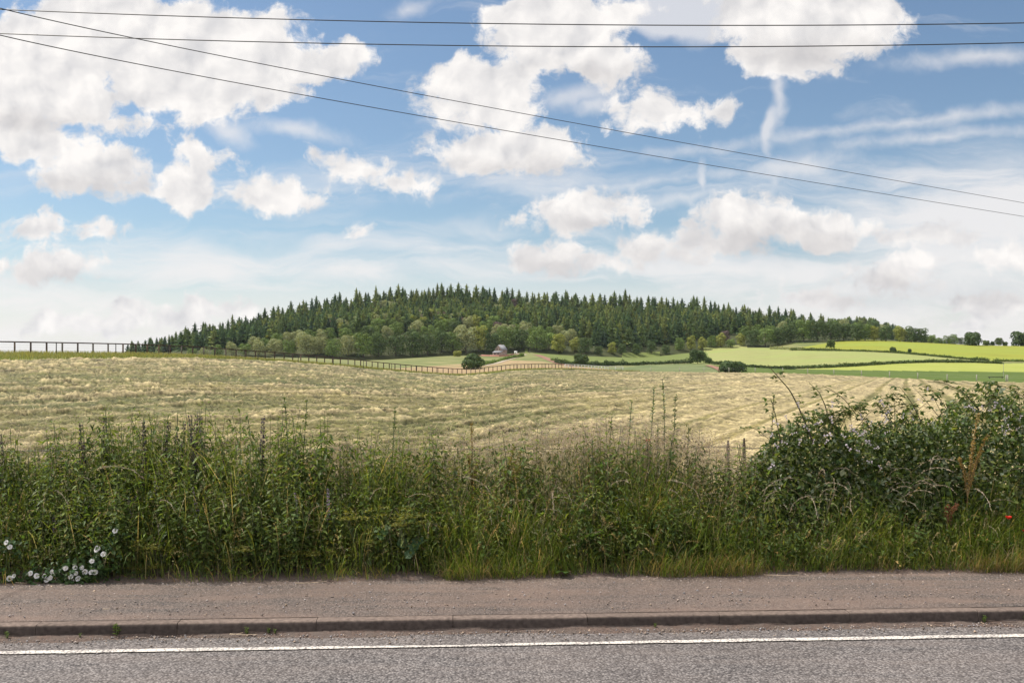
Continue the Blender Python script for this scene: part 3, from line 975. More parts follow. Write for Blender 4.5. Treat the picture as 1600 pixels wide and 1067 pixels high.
# ---- hedges ------------------------------------------------------------------------
def hedge(label, pts, hpx, col=(.055, .085, .030), wid=2.2, gaps=.0):
    P_ = np.array([on_far(x, v) for x, v in pts])
    seg = np.linalg.norm(np.diff(P_, axis=0), axis=1)
    s = np.concatenate([[0], np.cumsum(seg)])
    n_ = int(min(14000, s[-1] * 36))
    u = R.uniform(0, s[-1], n_)
    Pc = np.stack([np.interp(u, s, P_[:, i]) for i in range(3)], 1)
    Hh = hpx / F * Pc[:, 1] * (.25 + 1.5 * fbm(u / 7, u * 0 + 3, 7, 4) ** 1.2)
    a = R.uniform(0, PI, n_)
    q = R.uniform(.55, 1, n_)
    Pc[:, 2] = z_far(Pc[:, 0] / Pc[:, 1] * F + 800, Pc[:, 1])
    Pc[:, 1] += np.cos(a) * wid * .5 * q
    Pc[:, 0] += R.normal(0, .3, n_)
    Pc[:, 2] += np.sin(a) * Hh * q
    mb = MB()
    mb.leaves(Pc, rsphere(n_), rsphere(n_), R.uniform(.35, .8, n_), R.uniform(.3, .6, n_), tints(col, n_, .15, .3))
    t = np.linspace(0, s[-1], max(4, int(s[-1] / 4)))
    c = np.stack([np.interp(t, s, P_[:, i]) for i in range(3)], 1)
    c[:, 2] = z_far(c[:, 0] / c[:, 1] * F + 800, c[:, 1]) + hpx / F * c[:, 1] * .3
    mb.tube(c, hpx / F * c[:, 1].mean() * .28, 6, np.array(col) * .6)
    return tag(mb.build('hedge', M_TREE), label, 'hedge')


hedge('dark hedge running right from the round tree behind the white rails', [(915, 571.5), (960, 571), (1010, 569.5), (1060, 568), (1082, 567.5)], 7, wid=4)
hedge('short dark hedge left of the round tree by the white rails', [(868, 567), (880, 569), (900, 571)], 7, wid=4)
hedge('dark hedge sloping down between the pale field and the dark green field', [(1112, 568.5), (1140, 570.5), (1170, 573), (1200, 575), (1240, 576.5)], 4.5, wid=3)
hedge('long hedge along the lower edge of the pale field', [(1225, 576.5), (1290, 574.5), (1340, 571.5), (1400, 567.5), (1460, 566), (1520, 566.5), (1566, 568.5)], 4.5, (.075, .11, .035), 3)
hedge('thin hedge between the pale field and the yellow field', [(1236, 547.5), (1290, 548), (1340, 548.5), (1400, 551.5), (1450, 556), (1500, 560.5), (1545, 563.5)], 3.2, Mi, 3)
hedge('ragged pale green scrub strip on top of the pale field', [(1204, 545.5), (1250, 547), (1296, 547.5)], 3.5, BG['pale'], 3)
hedge('ragged hedge at the right end of the yellow field', [(1555, 564.5), (1580, 565), (1640, 566)], 4, BG['mid'], 3)
hedge('rough bank of scrub along the light path below the house', [(750, 572), (775, 566), (800, 559.5), (818, 556.5)], 4, BG['mid'], 4)
hedge('low scrub on the slope right of the bare red soil', [(862, 563), (885, 566.5), (900, 569)], 3, BG['mid'], 3)

# ---- the house below the wood -------------------------------------------------------
hl = on_far(783, 555)
hs = hl[1] / F                       # metres per photo pixel there
house = empty('brick_house', hl, 'unfinished pink brick house with a grey roof below the wood', 'house', rz=-.62)
BR, RO = (.31, .24, .20), (.22, .225, .24)
w, d, hw, hr = 7.2, 8.6, 4.9, 8.6
mb = MB()
mb.add([(-w / 2, -d / 2, -1), (w / 2, -d / 2, -1), (w / 2, d / 2, -1), (-w / 2, d / 2, -1), (-w / 2, -d / 2, hw), (w / 2, -d / 2, hw), (w / 2, d / 2, hw), (-w / 2, d / 2, hw), (0, -d / 2, hr), (0, d / 2, hr)],
       T=[(4, 5, 8), (6, 7, 9)], Q=[(0, 1, 5, 4), (1, 2, 6, 5), (2, 3, 7, 6), (3, 0, 4, 7)], C=BR)
mb.build('wall', M_WALL, house)
mb = MB()
for sgn in (-1, 1):
    e0 = np.array([sgn * (w / 2 + .45), 0, hw - .35])
    r0 = np.array([0, 0, hr + .22])
    V = []
    for y in (-d / 2 - .3, d / 2 + .3):
        V += [e0 + [0, y, 0], r0 + [0, y, 0], e0 + [0, y, .18], r0 + [0, y, .18]]
    mb.add(V, Q=[(0, 1, 3, 2), (4, 6, 7, 5), (2, 3, 7, 6), (0, 4, 5, 1), (0, 2, 6, 4), (1, 5, 7, 3)], C=RO)
mb.build('roof', M_WALL, house)
# lean-to with its own roof along the gable front
mb = MB()
mb.box((.6, -d / 2 - 1.55, .55), (w + 2.0, 3.0, 3.1), BR)
mb.build('porch_wall', M_WALL, house)
mb = MB()
x0, x1 = -w / 2 - .8, w / 2 + 2.0
mb.add([(x0, -d / 2 - 3.5, 2.2), (x1, -d / 2 - 3.5, 2.2), (x1, -d / 2 - .01, 3.7), (x0, -d / 2 - .01, 3.7), (x0, -d / 2 - 3.5, 2.38), (x1, -d / 2 - 3.5, 2.38), (x1, -d / 2 - .01, 3.88), (x0, -d / 2 - .01, 3.88)],
       Q=[(0, 3, 2, 1), (4, 5, 6, 7), (0, 1, 5, 4), (1, 2, 6, 5), (2, 3, 7, 6), (3, 0, 4, 7)], C=RO)
mb.build('porch_roof', M_WALL, house)
for (x, y, z, sx_, sz_, rz_) in [(-1.2, -d / 2, 5.2, .9, 1.3, 0), (1.2, -d / 2, 5.2, .9, 1.3, 0), (-w / 2, -1.5, 3.6, .9, 1.2, PI / 2), (-w / 2, 2, 1.2, 1.2, 1.3, PI / 2), (-1.6, -d / 2 - 3.05, 1.2, 1.4, 1.2, 0), (2.0, -d / 2 - 3.05, 1.2, 1.4, 1.2, 0), (w / 2, -.5, 3.4, 1, 1.3, PI / 2)]:
    MB().box((x, y, z), (sx_, .12, sz_), (.03, .03, .035), rz_).build('window', M_METAL, house)
MB().box((-1.2, .8, hr + .0), (.7, .7, 1.6), (.35, .22, .17)).build('chimney', M_WALL, house)
house.scale = (.76, .76, .80)
# orange mesh barrier round the plot, cabin, pole
def netting(label, pts, C):
    mb = MB()
    P_ = np.array([on_far(x, v) for x, v in pts])
    for a, b in zip(P_[:-1], P_[1:]):
        mb.add([a, b, b + [0, 0, 1.1], a + [0, 0, 1.1], a + [0, .06, 0], b + [0, .06, 0], b + [0, .06, 1.1], a + [0, .06, 1.1]], Q=[(0, 1, 2, 3), (5, 4, 7, 6), (3, 2, 6, 7)], C=C)
    for p in P_:
        mb.box(p + [0, -.06, .6], (.08, .08, 1.3), (.1, .08, .06))
    return tag(mb.build('site_barrier', M_WALL), label, 'barrier')


netting('reddish site barrier in front of the unfinished house', [(752, 556.5), (765, 557), (780, 557.5), (795, 556.5), (803, 554.5)], (.32, .16, .12))
c0 = on_far(806, 552.5)
cab = empty('site_cabin', c0, 'small white cabin right of the unfinished house', 'cabin', rz=-.4)
MB().box((0, 0, .8), (1.8, 1.5, 2.0), (.75, .75, .74)).build('body', M_METAL, cab)
MB().box((0, 0, 1.86), (1.95, 1.65, .12), (.6, .6, .6)).build('roof', M_METAL, cab)
MB().box((-.2, -.78, .75), (.7, .06, 1.5), (.35, .36, .38)).build('door', M_METAL, cab)
p0 = on_far(828, 552)
pole = empty('utility_pole', p0, 'thin utility pole standing right of the house by the track', 'pole')
MB().tube([(0, 0, -.5), (0, 0, 6.8)], [.16, .11], 8, (.10, .09, .08)).build('post', M_WOOD, pole)
MB().box((0, 0, 6.3), (1.5, .12, .14), (.10, .09, .08)).build('crossarm', M_WOOD, pole)

# ---- fences across the field --------------------------------------------------------
def ground(px, Y):
    return float(z_near(px, Y)) if Y <= EY(px) else float(z_far(px, Y))


pth = np.array([((p - 800) / F * EY(p), EY(p)) for p in np.arange(-330, 975, 2.)])
ln = np.concatenate([[0], np.cumsum(np.linalg.norm(np.diff(pth, axis=0), axis=1))])
ss = np.arange(0, ln[-1], 2.05)
fx, fy_ = np.interp(ss, ln, pth[:, 0]), np.interp(ss, ln, pth[:, 1])
fpx_ = fx / fy_ * F + 800
fz = np.array([ground(p, y - .3) for p, y in zip(fpx_, fy_)])
DK, GR, WH = (.050, .032, .025), (.12, .105, .09), (.60, .60, .58)


def rail_fence(name, label, idx, tone):
    i0 = idx[0]
    root = empty(name, (fx[i0], fy_[i0], fz[i0]), label, 'fence')
    o = np.array([fx[i0], fy_[i0], fz[i0]])
    for i in idx:
        c = tone if tone == WH else [DK, DK, GR, (.11, .075, .055)][int(R.integers(4))]
        MB().box(np.array([fx[i], fy_[i], fz[i] + .55]) - o, (.14, .14, 1.5), c, R.uniform(-.1, .1)).build('post', M_WOOD, root)
    mb = MB()
    for h0, hh in ((1.24, .13),) + (((.75, .10),) if tone == WH else ()):
        A = np.stack([fx[idx], fy_[idx], fz[idx] + h0], 1) - o
        for a, b in zip(A[:-1], A[1:]):
            mb.add([a + [0, -.09, -hh / 2], b + [0, -.09, -hh / 2], b + [0, -.09, hh / 2], a + [0, -.09, hh / 2], a + [0, .09, -hh / 2], b + [0, .09, -hh / 2], b + [0, .09, hh / 2], a + [0, .09, hh / 2]],
                   Q=[(0, 1, 2, 3), (5, 4, 7, 6), (3, 2, 6, 7), (1, 0, 4, 5)], C=tone)
    mb.build('rail', M_WOOD, root)
    if tone != WH:
        mb = MB()
        for h0 in (.95, .65, .35):
            mb.tube(np.stack([fx[idx], fy_[idx], fz[idx] + h0], 1) - o, .006, 3, (.25, .25, .25))
        mb.build('wire', M_METAL, root)
    return root


br = np.where(fpx_ < 878)[0]
mid_ = np.where(fpx_ > 340)[0][0]
rail_fence('post_and_rail_fence', 'brown post and rail fence along the left skyline of the mown field', np.arange(br[0], mid_ + 1), DK)
rail_fence('post_and_rail_fence', 'brown post and rail fence running down through the dip before the wood', np.arange(mid_, br[-1] + 1), DK)
rail_fence('white_rail_fence', 'white painted rails at the far end of the brown fence', np.arange(br[-1] + 1, len(ss)), WH)
# taller dark stakes just before the fence
sk = Kind(tag(MB().box((0, 0, .55), (.07, .07, 1.6), (.035, .03, .03)).box((0, -.05, 1.2), (.05, .05, .05), (.03, .03, .03)).box((0, -.05, .8), (.05, .05, .05), (.03, .03, .03)).build('fence_stake', M_WOOD), 'thin dark stake in the uncut grass just before the brown rail fence', 'stake', 'thin stakes before the rail fence'))
for px in [-6, 88, 181, 263, 335, 403, 466, 521, 568, 612, 650, 682, 705, 729, 757, 783, 807, 827, 850, 868, 893]:
    Y = float(EY(px)) - 6
    sk.put(((px - 800) / F * Y, Y, ground(px, Y)), 0, 1.0, 'thin dark stake in the uncut grass just before the brown rail fence', 'thin stakes before the rail fence')
# stock fence at the right-hand edge
wf = [(970, 580), (1017, 580), (1062, 580.5), (1100, 581), (1139, 581.5), (1180, 582), (1223, 582.5), (1303, 585), (1346, 586.5), (1390, 588.5), (1434, 591), (1480, 593.5), (1526, 595), (1572, 596.5), (1574.5, 596.5), (1625, 598), (1680, 599), (1262, 583.5)]
wf.sort()
P_ = []
for px, v in wf:
    Y = float(EY(px)) - .5
    P_.append(((px - 800) / F * Y, Y, ground(px, Y)))
P_ = np.array(P_)
root = empty('wire_stock_fence', P_[0], 'sparse grey post and wire fence along the right edge of the mown field', 'fence')
for p in P_:
    MB().box(p - P_[0] + [0, 0, .45], (.13, .13, 1.5), (.30, .28, .24)).build('post', M_WOOD, root)
for h0 in (1.1, .7):
    MB().tube(P_ - P_[0] + [0, 0, h0], .006, 3, (.3, .3, .3)).build('wire', M_METAL, root)
# marker post and low rail in the dark green field
p0 = on_far(1568, 590)
q = empty('marker_pole', p0, 'thin pale pole standing in the dark green field at right', 'pole')
hq = 22 / F * p0[1]
MB().tube([(0, 0, -.3), (0, 0, hq)], [.07, .05], 6, (.35, .33, .30)).build('shaft', M_WOOD, q)
MB().box((0, 0, hq), (.16, .16, .1), (.3, .3, .3)).build('cap', M_METAL, q)
p1 = on_far(1556, 591)
q = empty('low_rail', p1, 'low dark rail leaning across the dark green field beside the pale pole', 'rail', rz=.1)
lw = 26 / F * p1[1]
MB().box((0, 0, .42), (lw, .22, .2), (.03, .028, .025)).build('beam', M_WOOD, q)
for s in (-.4, .4):
    MB().box((lw * s, 0, .1), (.14, .2, .5), (.03, .028, .025)).build('foot', M_WOOD, q)
# ---------------------------------------------------------------- road, kerb, pavement
RZ = math.atan(.0605)
KY = 6.75


def rl(s, d, z=0.0):
    """road frame: s along the kerb, d across it (0 at the kerb face, positive towards the field)"""
    s, d = np.asarray(s, float), np.asarray(d, float)
    c, n_ = math.cos(RZ), math.sin(RZ)
    return np.stack(np.broadcast_arrays(s * c - d * n_, KY + s * n_ + d * c, z), -1)


def asphalt(name, dark, lite, dust, scale, dustamt, bumpd):
    m, nt, out = newmat(name)
    pos = nd(nt, 'ShaderNodeNewGeometry').outputs['Position']
    wv = noise(nt, pos, 30, 2)
    v = nd(nt, 'ShaderNodeTexVoronoi', {'Vector': pos, 'Scale': scale, 'Randomness': 1.0}, feature='F1')
    v2 = nd(nt, 'ShaderNodeTexVoronoi', {'Vector': pos, 'Scale': scale * 2.3}, feature='F1')
    rnd = nd(nt, 'ShaderNodeSeparateColor', {0: v.outputs['Color']})
    chip = ramp(nt, rnd.outputs[0], [(0, dark), (.5, tuple((np.array(dark) + np.array(lite)) / 2)), (1, lite)])
    gap = nd(nt, 'ShaderNodeMapRange', {0: v.outputs['Distance'], 1: .28, 2: .62, 3: 1.0, 4: .45}).outputs[0]
    col = mixc(nt, 1.0, chip, gap, 'MULTIPLY')
    n1 = noise(nt, pos, 1.3, 5, .65)
    n2 = noise(nt, nd(nt, 'ShaderNodeMapping', {'Vector': pos, 'Rotation': (0, 0, -RZ), 'Scale': (.35, 3.2, 1)}).outputs[0], 1.6, 4, .6)
    dm = ramp(nt, math_(nt, 'MULTIPLY_ADD', n2, .6, math_(nt, 'MULTIPLY', n1, .4)), [(.40, (0, 0, 0)), (.62, (1, 1, 1))])
    dm = math_(nt, 'MULTIPLY', dm, dustamt)
    dm = math_(nt, 'MULTIPLY', dm, nd(nt, 'ShaderNodeMapRange', {0: v.outputs['Distance'], 1: .1, 2: .6, 3: .6, 4: 1.0}).outputs[0])
    col = mixc(nt, dm, col, dust)
    big = ramp(nt, noise(nt, pos, .6, 3), [(.3, (.86,) * 3), (.7, (1.12,) * 3)])
    col = mixc(nt, 1.0, col, big, 'MULTIPLY')
    hgt = math_(nt, 'ADD', math_(nt, 'MULTIPLY', v.outputs['Distance'], -1.0), math_(nt, 'MULTIPLY_ADD', rnd.outputs[1], .5, math_(nt, 'MULTIPLY', v2.outputs['Distance'], -.35)))
    b = nd(nt, 'ShaderNodeBump', {'Height': hgt, 'Strength': .75, 'Distance': bumpd})
    p = nd(nt, 'ShaderNodeBsdfPrincipled', {'Base Color': col, 'Roughness': .82, 'Specular IOR Level': .3, 'Normal': b.outputs[0]})
    nt.links.new(p.outputs[0], out.inputs[0])
    return m


M_ROAD = asphalt('asphalt', (.086, .077, .078), (.305, .278, .270), (.22, .18, .16), 62, .35, .012)
M_PAVE = asphalt('pavement', (.085, .072, .068), (.235, .190, .168), (.19, .132, .106), 80, .75, .007)
M_DIRT = groundmat('dirt', (.06, .045, .040), (.165, .118, .098), 55, (.11, .088, .078), 9, .012)


def strip(name, prof, mat, s0=-90, s1=90, step=.25, jit=0.0, kind='structure', close=6.0):
    s = np.concatenate([np.arange(s0, -close, 3.), np.arange(-close, close, step), np.arange(close, s1 + .1, 3.)])
    rows_ = []
    for (d, z) in prof:
        dd = d + (jit * (fbm(s * 2.1, s * 0 + d * 7, 33, 4) - .47) * 2 if jit else 0)
        rows_.append(rl(s, dd, z))
    V = np.stack(rows_, 0)
    return tag(build(name, V.reshape(-1, 3), [grid_faces(len(prof), len(s))], mat, smooth=True), kind=kind)


strip('road', [(-6.3, 0), (-3, .03), (-.6, .005), (.02, -.004)], M_ROAD, close=14)
strip('ground', [(-60, .10), (-6.3, .10)], MG)
strip('opposite_kerb', [(-6.302, .11), (-6.3, .0)], M_DIRT)
strip('pavement', [(.098, .0882), (.5, .096), (.95, .100), (1.33, .104)], M_PAVE, close=14)
strip('verge_soil', [(1.16, .101), (1.25, .114), (1.45, .14), (2.0, .16), (2.72, .02)], M_DIRT, jit=.10, close=12, step=.06)
# kerb stones, each a little out of line with the next
mb = MB()
gap_ = .0022
st = .915
s_first = -3.145 - 12 * st
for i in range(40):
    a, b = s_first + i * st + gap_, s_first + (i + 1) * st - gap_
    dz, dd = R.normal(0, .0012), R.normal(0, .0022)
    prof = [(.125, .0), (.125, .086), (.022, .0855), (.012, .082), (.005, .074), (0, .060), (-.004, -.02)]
    ns = 10
    t = np.linspace(a, b, ns)
    V = []
    for (d, z) in prof:
        w = 0.0035 * (fbm(t * 5, t * 0 + d * 40 + z * 90, 13, 3) - .47) if z > .05 else 0
        V.append(rl(t, d + dd - w, z + dz + w))
    V = np.array(V).reshape(-1, 3)
    g = R.uniform(.88, 1.1)
    mb.add(V, Q=grid_faces(len(prof), ns), C=np.where(np.repeat(np.array([p_[0] > .008 for p_ in prof]), ns)[:, None], np.array((.150, .115, .098)), np.array((.062, .048, .043))) * g)  # face tinted darker than the top: its shade is put into the colour
    e0 = [k_ * ns for k_ in range(len(prof))]
    m_ = mb.n
    for off in (0, ns - 1):
        W_ = V[[e + off for e in e0]]
        ctr = W_.mean(0)
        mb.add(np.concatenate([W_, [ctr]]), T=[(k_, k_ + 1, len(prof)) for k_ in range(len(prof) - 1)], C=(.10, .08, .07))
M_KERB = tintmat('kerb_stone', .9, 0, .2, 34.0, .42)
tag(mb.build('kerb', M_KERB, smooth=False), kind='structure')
strip('kerb_bed', [(.12, .066), (.0065, .05), (.0065, -.02)], M_DIRT)

# the painted line, worn
m, nt, out = newmat('road_paint')
pos = nd(nt, 'ShaderNodeNewGeometry').outputs['Position']
v = nd(nt, 'ShaderNodeTexVoronoi', {'Vector': pos, 'Scale': 62.0}, feature='F1')
wear = math_(nt, 'ADD', math_(nt, 'MULTIPLY', v.outputs['Distance'], .55), math_(nt, 'MULTIPLY_ADD', noise(nt, pos, 5, 4, .7), .55, -.05))
col = ramp(nt, wear, [(.42, (.62, .58, .53)), (.53, (.44, .40, .365)), (.61, (.19, .17, .165))])
p = nd(nt, 'ShaderNodeBsdfPrincipled', {'Base Color': col, 'Roughness': .7})
b = nd(nt, 'ShaderNodeBump', {'Height': math_(nt, 'MULTIPLY', v.outputs['Distance'], -1.0), 'Strength': .5, 'Distance': .006})
nt.links.new(b.outputs[0], p.inputs['Normal'])
nt.links.new(p.outputs[0], out.inputs[0])
s = np.concatenate([np.arange(-90, -8, 2.), np.arange(-8, 8, .02), np.arange(8, 90, 2.)])
e0 = -.385 + .018 * (fbm(s * 9, s * 0, 61, 4) - .47)
e1 = -.312 + .026 * (fbm(s * 8, s * 0 + 9, 62, 4) - .47) - .03 * np.clip(1 - np.abs(s + .4) / 1.6, 0, 1)
V = np.stack([rl(s, e0, .009), rl(s, e1, .007)], 0).reshape(-1, 3)
tag(build('road_marking', V, [grid_faces(2, len(s))], m), kind='structure')

# grit washed into the gutter
s = np.arange(-9, 9, .012)
dcol = np.linspace(0, 1, 9)
reach = .02 + .15 * fbm(s * 1.7, s * 0 + 3, 81, 4) + .05 * (fbm(s * 9, s * 0, 82, 2) - .5)
V = []
for t in dcol:
    d = -t * reach + .004
    z = -.004 + .034 * (1 - t) ** 1.6 * fbm(s * 4, s * 0 + t * 2, 83, 4) * 1.5 + .009 * (fbm(s * 40, s * 0 + t * 9, 84, 2)) * (1 - t * .6)
    V.append(rl(s, d, z))
tag(build('gutter_dirt', np.array(V).reshape(-1, 3), [grid_faces(9, len(s))], M_DIRT), kind='stuff')


def pebbles(name, s, d, z, r, col):
    n = len(s)
    base = unit(np.array([(1, 0, 0), (-.4, .9, .1), (-.5, -.8, 0), (.1, .1, .75), (.1, 0, -.6)])) * [1, 1, .7]
    tri = np.array([(0, 1, 3), (1, 2, 3), (2, 0, 3), (1, 0, 4), (2, 1, 4), (0, 2, 4)])
    a = R.uniform(0, 7, n)
    rot = np.stack([np.stack([np.cos(a), -np.sin(a), 0 * a], -1), np.stack([np.sin(a), np.cos(a), 0 * a], -1), np.stack([0 * a, 0 * a, 1 + 0 * a], -1)], 1)
    V = np.einsum('nij,kj->nki', rot, base) * (r[:, None, None] * R.uniform(.7, 1.3, (n, 5, 1))) + rl(s, d, z)[:, None]
    T = (np.arange(n)[:, None, None] * 5 + tri[None]).reshape(-1, 3)
    return tag(build(name, V.reshape(-1, 3), [T], M_STONE, np.repeat(col, 5, 0)), kind='stuff')


n = 12000
s = R.uniform(-7, 7, n)
edge = R.uniform(0, 1, n)
d = np.where(edge < .45, 1.28 - np.abs(R.normal(0, .12, n)), np.where(edge < .75, -np.abs(R.normal(0, .10, n)) - .01, R.uniform(.13, 1.2, n)))
z = np.where(d > 0, .100, .006)
pebbles('gravel', s, d, z, np.abs(R.normal(.003, .0035, n)) + .002, tints((.24, .20, .18), n, .15, .5))

# ---------------------------------------------------------------- verge plants
def vx(px, dep):
    """point on the verge seen at column px, dep metres behind the pavement edge"""
    px = np.asarray(px, float)
    Y = (8.0 + dep) / (1 - .0605 * (px - 800) / F)
    return (px - 800) / F * Y, Y


def vz(dep):
    return np.interp(dep, [-.1, 0, .25, .8, 1.4], [.105, .108, .14, .16, .03])


TOPV = lut([(-300, 690), (0, 692), (60, 690), (110, 674), (160, 660), (260, 662), (350, 656), (440, 660), (500, 672), (545, 688), (600, 690), (660, 692), (730, 687), (800, 688), (880, 682), (960, 680), (1040, 684),
            (1100, 692), (1135, 706), (1185, 716), (1230, 722), (1400, 730), (1600, 745), (1900, 745)])


def topz(px):
    return EYE + (HZ - TOPV(px)) / F * 9.1


def hmax(px, dep):
    return (topz(px) - .1) * np.clip(.24 + .80 * (dep / .75) ** .75, .2, 1.0)


G1, G2, G3, ST = (.110, .155, .030), (.145, .190, .042), (.092, .126, .030), (.42, .34, .19)
# fine grass all through the verge, in patches of its own colour and height
def patchy(X, Y, s=1.1, seed=15):
    return np.clip((fbm(X * s, Y * s, seed, 3) - .44) * 2.6 + .5, 0, 1)


n = 95000
px = R.uniform(-260, 1860, n)
dep = R.uniform(-.05, 1.25, n)
X, Y = vx(px, dep)
pt = patchy(X, Y)
dens = np.interp(px, [-260, 430, 640, 820, 1900], [.11, .15, .50, .9, .95]) * (.25 + .75 * pt)
keep = R.uniform(0, 1, n) < dens
px, dep, X, Y, pt = (q[keep] for q in (px, dep, X, Y, pt))
n = len(px)
tall = .62 + .55 * patchy(X, Y, 1.7, 115)
Hh = hmax(px, dep) * R.uniform(.30, 1.0, n) ** .8 * tall
wind = 2.2 * (fbm(X * .8, Y * .8, 215, 2) - .4)
az = np.where(R.uniform(0, 1, n) < .55, -1.5 + wind * 2.2 + R.normal(0, .6, n), R.uniform(0, 7, n))
mb = MB()
hue = patchy(X, Y, 1.9, 315)[:, None]
gcol = np.array(G1) * (1 - hue) + np.array(G2) * hue
cc = np.where(R.uniform(0, 1, (n, 1)) < .09, tints(ST, n), gcol * (1 + R.uniform(-.38, .38, (n, 1))) * np.stack([1 + R.normal(0, .12, n), np.ones(n), 1 + R.normal(0, .15, n)], 1))
cc = np.clip(cc, .004, 1)
mb.blades(np.stack([X, Y, vz(dep) - .02], -1), az, Hh * 1.15, R.uniform(0, .3, n), np.abs(R.normal(.95, .8, n)), R.uniform(.003, .0070, n), cc, 5, cc * 1.2)
tag(mb.build('verge_grass', M_GRASS), kind='stuff')
# ragged short tufts at the front edge, some dry
n = 15000
px = R.uniform(-200, 1800, n)
X0 = (px - 800) / F * 8.2
rag = patchy(X0, X0 * 0, 2.3, 44)
dep = np.abs(R.normal(.0, .10, n)) - .07 - .07 * rag + .05 * (1 - rag)
keep = R.uniform(0, 1, n) < np.interp(px, [0, 460, 560, 900, 1600], [.10, .16, .55, .9, 1]) * (.12 + .88 * rag)
px, dep, rag = px[keep], dep[keep], rag[keep]
n = len(px)
X, Y = vx(px, dep)
mb = MB()
dry = R.uniform(0, 1, (n, 1)) < np.interp(px, [0, 1000, 1300, 1600], [.30, .35, .6, .6])[:, None]
cc = np.where(dry, tints((.24, .18, .10), n, .12, .35), tints(G1, n, .2, .35))
mb.blades(np.stack([X, Y, vz(dep) - .01], -1), R.normal(-1.6, 1.3, n), R.uniform(.04, .26, n) * (.5 + .8 * rag), R.uniform(0, .7, n), R.uniform(.2, 1.8, n), R.uniform(.002, .0055, n), cc, 3)
tag(mb.build('edge_grass', M_GRASS), kind='stuff')
# leafy undergrowth: several kinds of leaf, each keeping to its own patches
for kind_i, (L0, L1, wr, base, lite_, seed) in enumerate([(.020, .046, .34, G3, (.17, .215, .055), 25), (.035, .085, .30, (.072, .110, .027), (.145, .195, .048), 125), (.014, .030, .6, (.10, .095, .036), (.19, .18, .06), 225)]):
    n = (70000, 30000, 42000)[kind_i]
    px = R.uniform(-260, 1860, n)
    dep = R.uniform(0, 1.2, n) ** .85
    X, Y = vx(px, dep)
    pt = patchy(X, Y, 1.5, seed)
    dens = np.interp(px, [-260, 440, 600, 1100, 1200, 1900], [1, 1, .75, .6, .6, .6]) * (.2 + .85 * pt)
    keep = R.uniform(0, 1, n) < dens
    px, dep, X, Y, pt = (q[keep] for q in (px, dep, X, Y, pt))
    n = len(px)
    clm = fbm(X * 3.4, Y * 3.4, seed + 7, 3)
    zz = vz(dep) + hmax(px, dep) * R.uniform(.02, 1, n) ** .8 * (.42 + .95 * clm)
    P = np.stack([X, Y, zz], -1)
    mb = MB()
    cc = np.where(R.uniform(0, 1, (n, 1)) < .78, tints(base, n, .2, .45), tints(lite_, n, .2, .3))
    mb.leaves(P, rsphere(n) * .8 + [0, -.35, -.3], rsphere(n) + [0, -.3, 1.2], R.uniform(L0, L1, n), R.uniform(L0, L1, n) * wr, cc, .22, .35)
    tag(mb.build('undergrowth', M_LEAF), kind='stuff')
# thin dry stalks and seed haze standing before the field
n = 3400
px = np.concatenate([R.normal(1000, 110, 900), R.uniform(480, 1180, 1900), R.uniform(-100, 560, 600)])
dep = R.uniform(.75, 1.25, n)
X, Y = vx(px, dep)
tv = np.interp(px, [0, 300, 500, 700, 900, 1000, 1100, 1180], [660, 655, 690, 672, 650, 655, 672, 700]) + np.abs(R.normal(0, 26, n))
Hh = np.clip(EYE + (HZ - tv) / F * Y - .1, .4, 1.6)
mb = MB()
az = R.uniform(0, 7, n)
th0, th1 = R.uniform(0, .12, n), np.abs(R.normal(.15, .25, n))
B = np.stack([X, Y, vz(dep)], -1)
mb.blades(B, az, Hh, th0, th1, .0035, tints((.30, .25, .14), n, .15, .35), 4, tints((.48, .42, .31), n))
for j in range(7):
    t = R.uniform(.80, 1.0, n)
    h_ = Hh * t
    P = B + np.stack([np.sin(th0 + th1 * .4) * np.cos(az) * h_, np.sin(th0 + th1 * .4) * np.sin(az) * h_, np.cos(th0 + th1 * .45) * h_], -1) + R.normal(0, .012, (n, 3))
    mb.leaves(P, rsphere(n) + [0, 0, .6], rsphere(n), R.uniform(.012, .03, n), R.uniform(.003, .008, n), tints((.42, .33, .26), n, .1, .3))
tag(mb.build('dry_grass', M_DRY), kind='stuff')


# pale seed stalks leaning out all through the front of the verge
n = 2300
px = R.uniform(-200, 1800, n)
dep = R.uniform(.02, .8, n)
X, Y = vx(px, dep)
keep = R.uniform(0, 1, n) < (.25 + .75 * patchy(X, Y, 1.4, 515)) * np.interp(px, [0, 500, 700, 1900], [.5, .6, 1, 1])
px, dep, X, Y = px[keep], dep[keep], X[keep], Y[keep]
n = len(px)
Hh = hmax(px, dep) * R.uniform(.55, 1.12, n)
az = R.uniform(0, 7, n)
th0, th1 = R.uniform(0, .35, n), np.abs(R.normal(.6, .5, n))
B = np.stack([X, Y, vz(dep)], -1)
mb = MB()
sc_ = tints((.34, .27, .14), n, .2, .4)
mb.blades(B, az, Hh, th0, th1, .0032, sc_ * .7, 6, sc_ * 1.3)
tt_ = np.linspace(0, 1, 25)
th = th0[:, None] + th1[:, None] * tt_[None] ** 1.5
hx_, hz_ = np.cumsum(np.sin(th), 1) / 25, np.cumsum(np.cos(th), 1) / 25
for j in range(14):
    k9 = R.integers(19, 25, n)
    ar = np.arange(n)
    P = B + np.stack([hx_[ar, k9] * np.cos(az), hx_[ar, k9] * np.sin(az), hz_[ar, k9]], -1) * Hh[:, None] + R.normal(0, .004, (n, 3))
    q9 = th[ar, k9]
    D_ = np.stack([np.sin(q9) * np.cos(az), np.sin(q9) * np.sin(az), np.cos(q9)], -1)
    mb.leaves(P, D_ + rsphere(n) * .45, rsphere(n), R.uniform(.010, .024, n), R.uniform(.0025, .005, n), np.clip(sc_ * 1.35 * R.uniform(.8, 1.2, (n, 1)), 0, .8))
tag(mb.build('seeding_grass', M_DRY), kind='stuff')


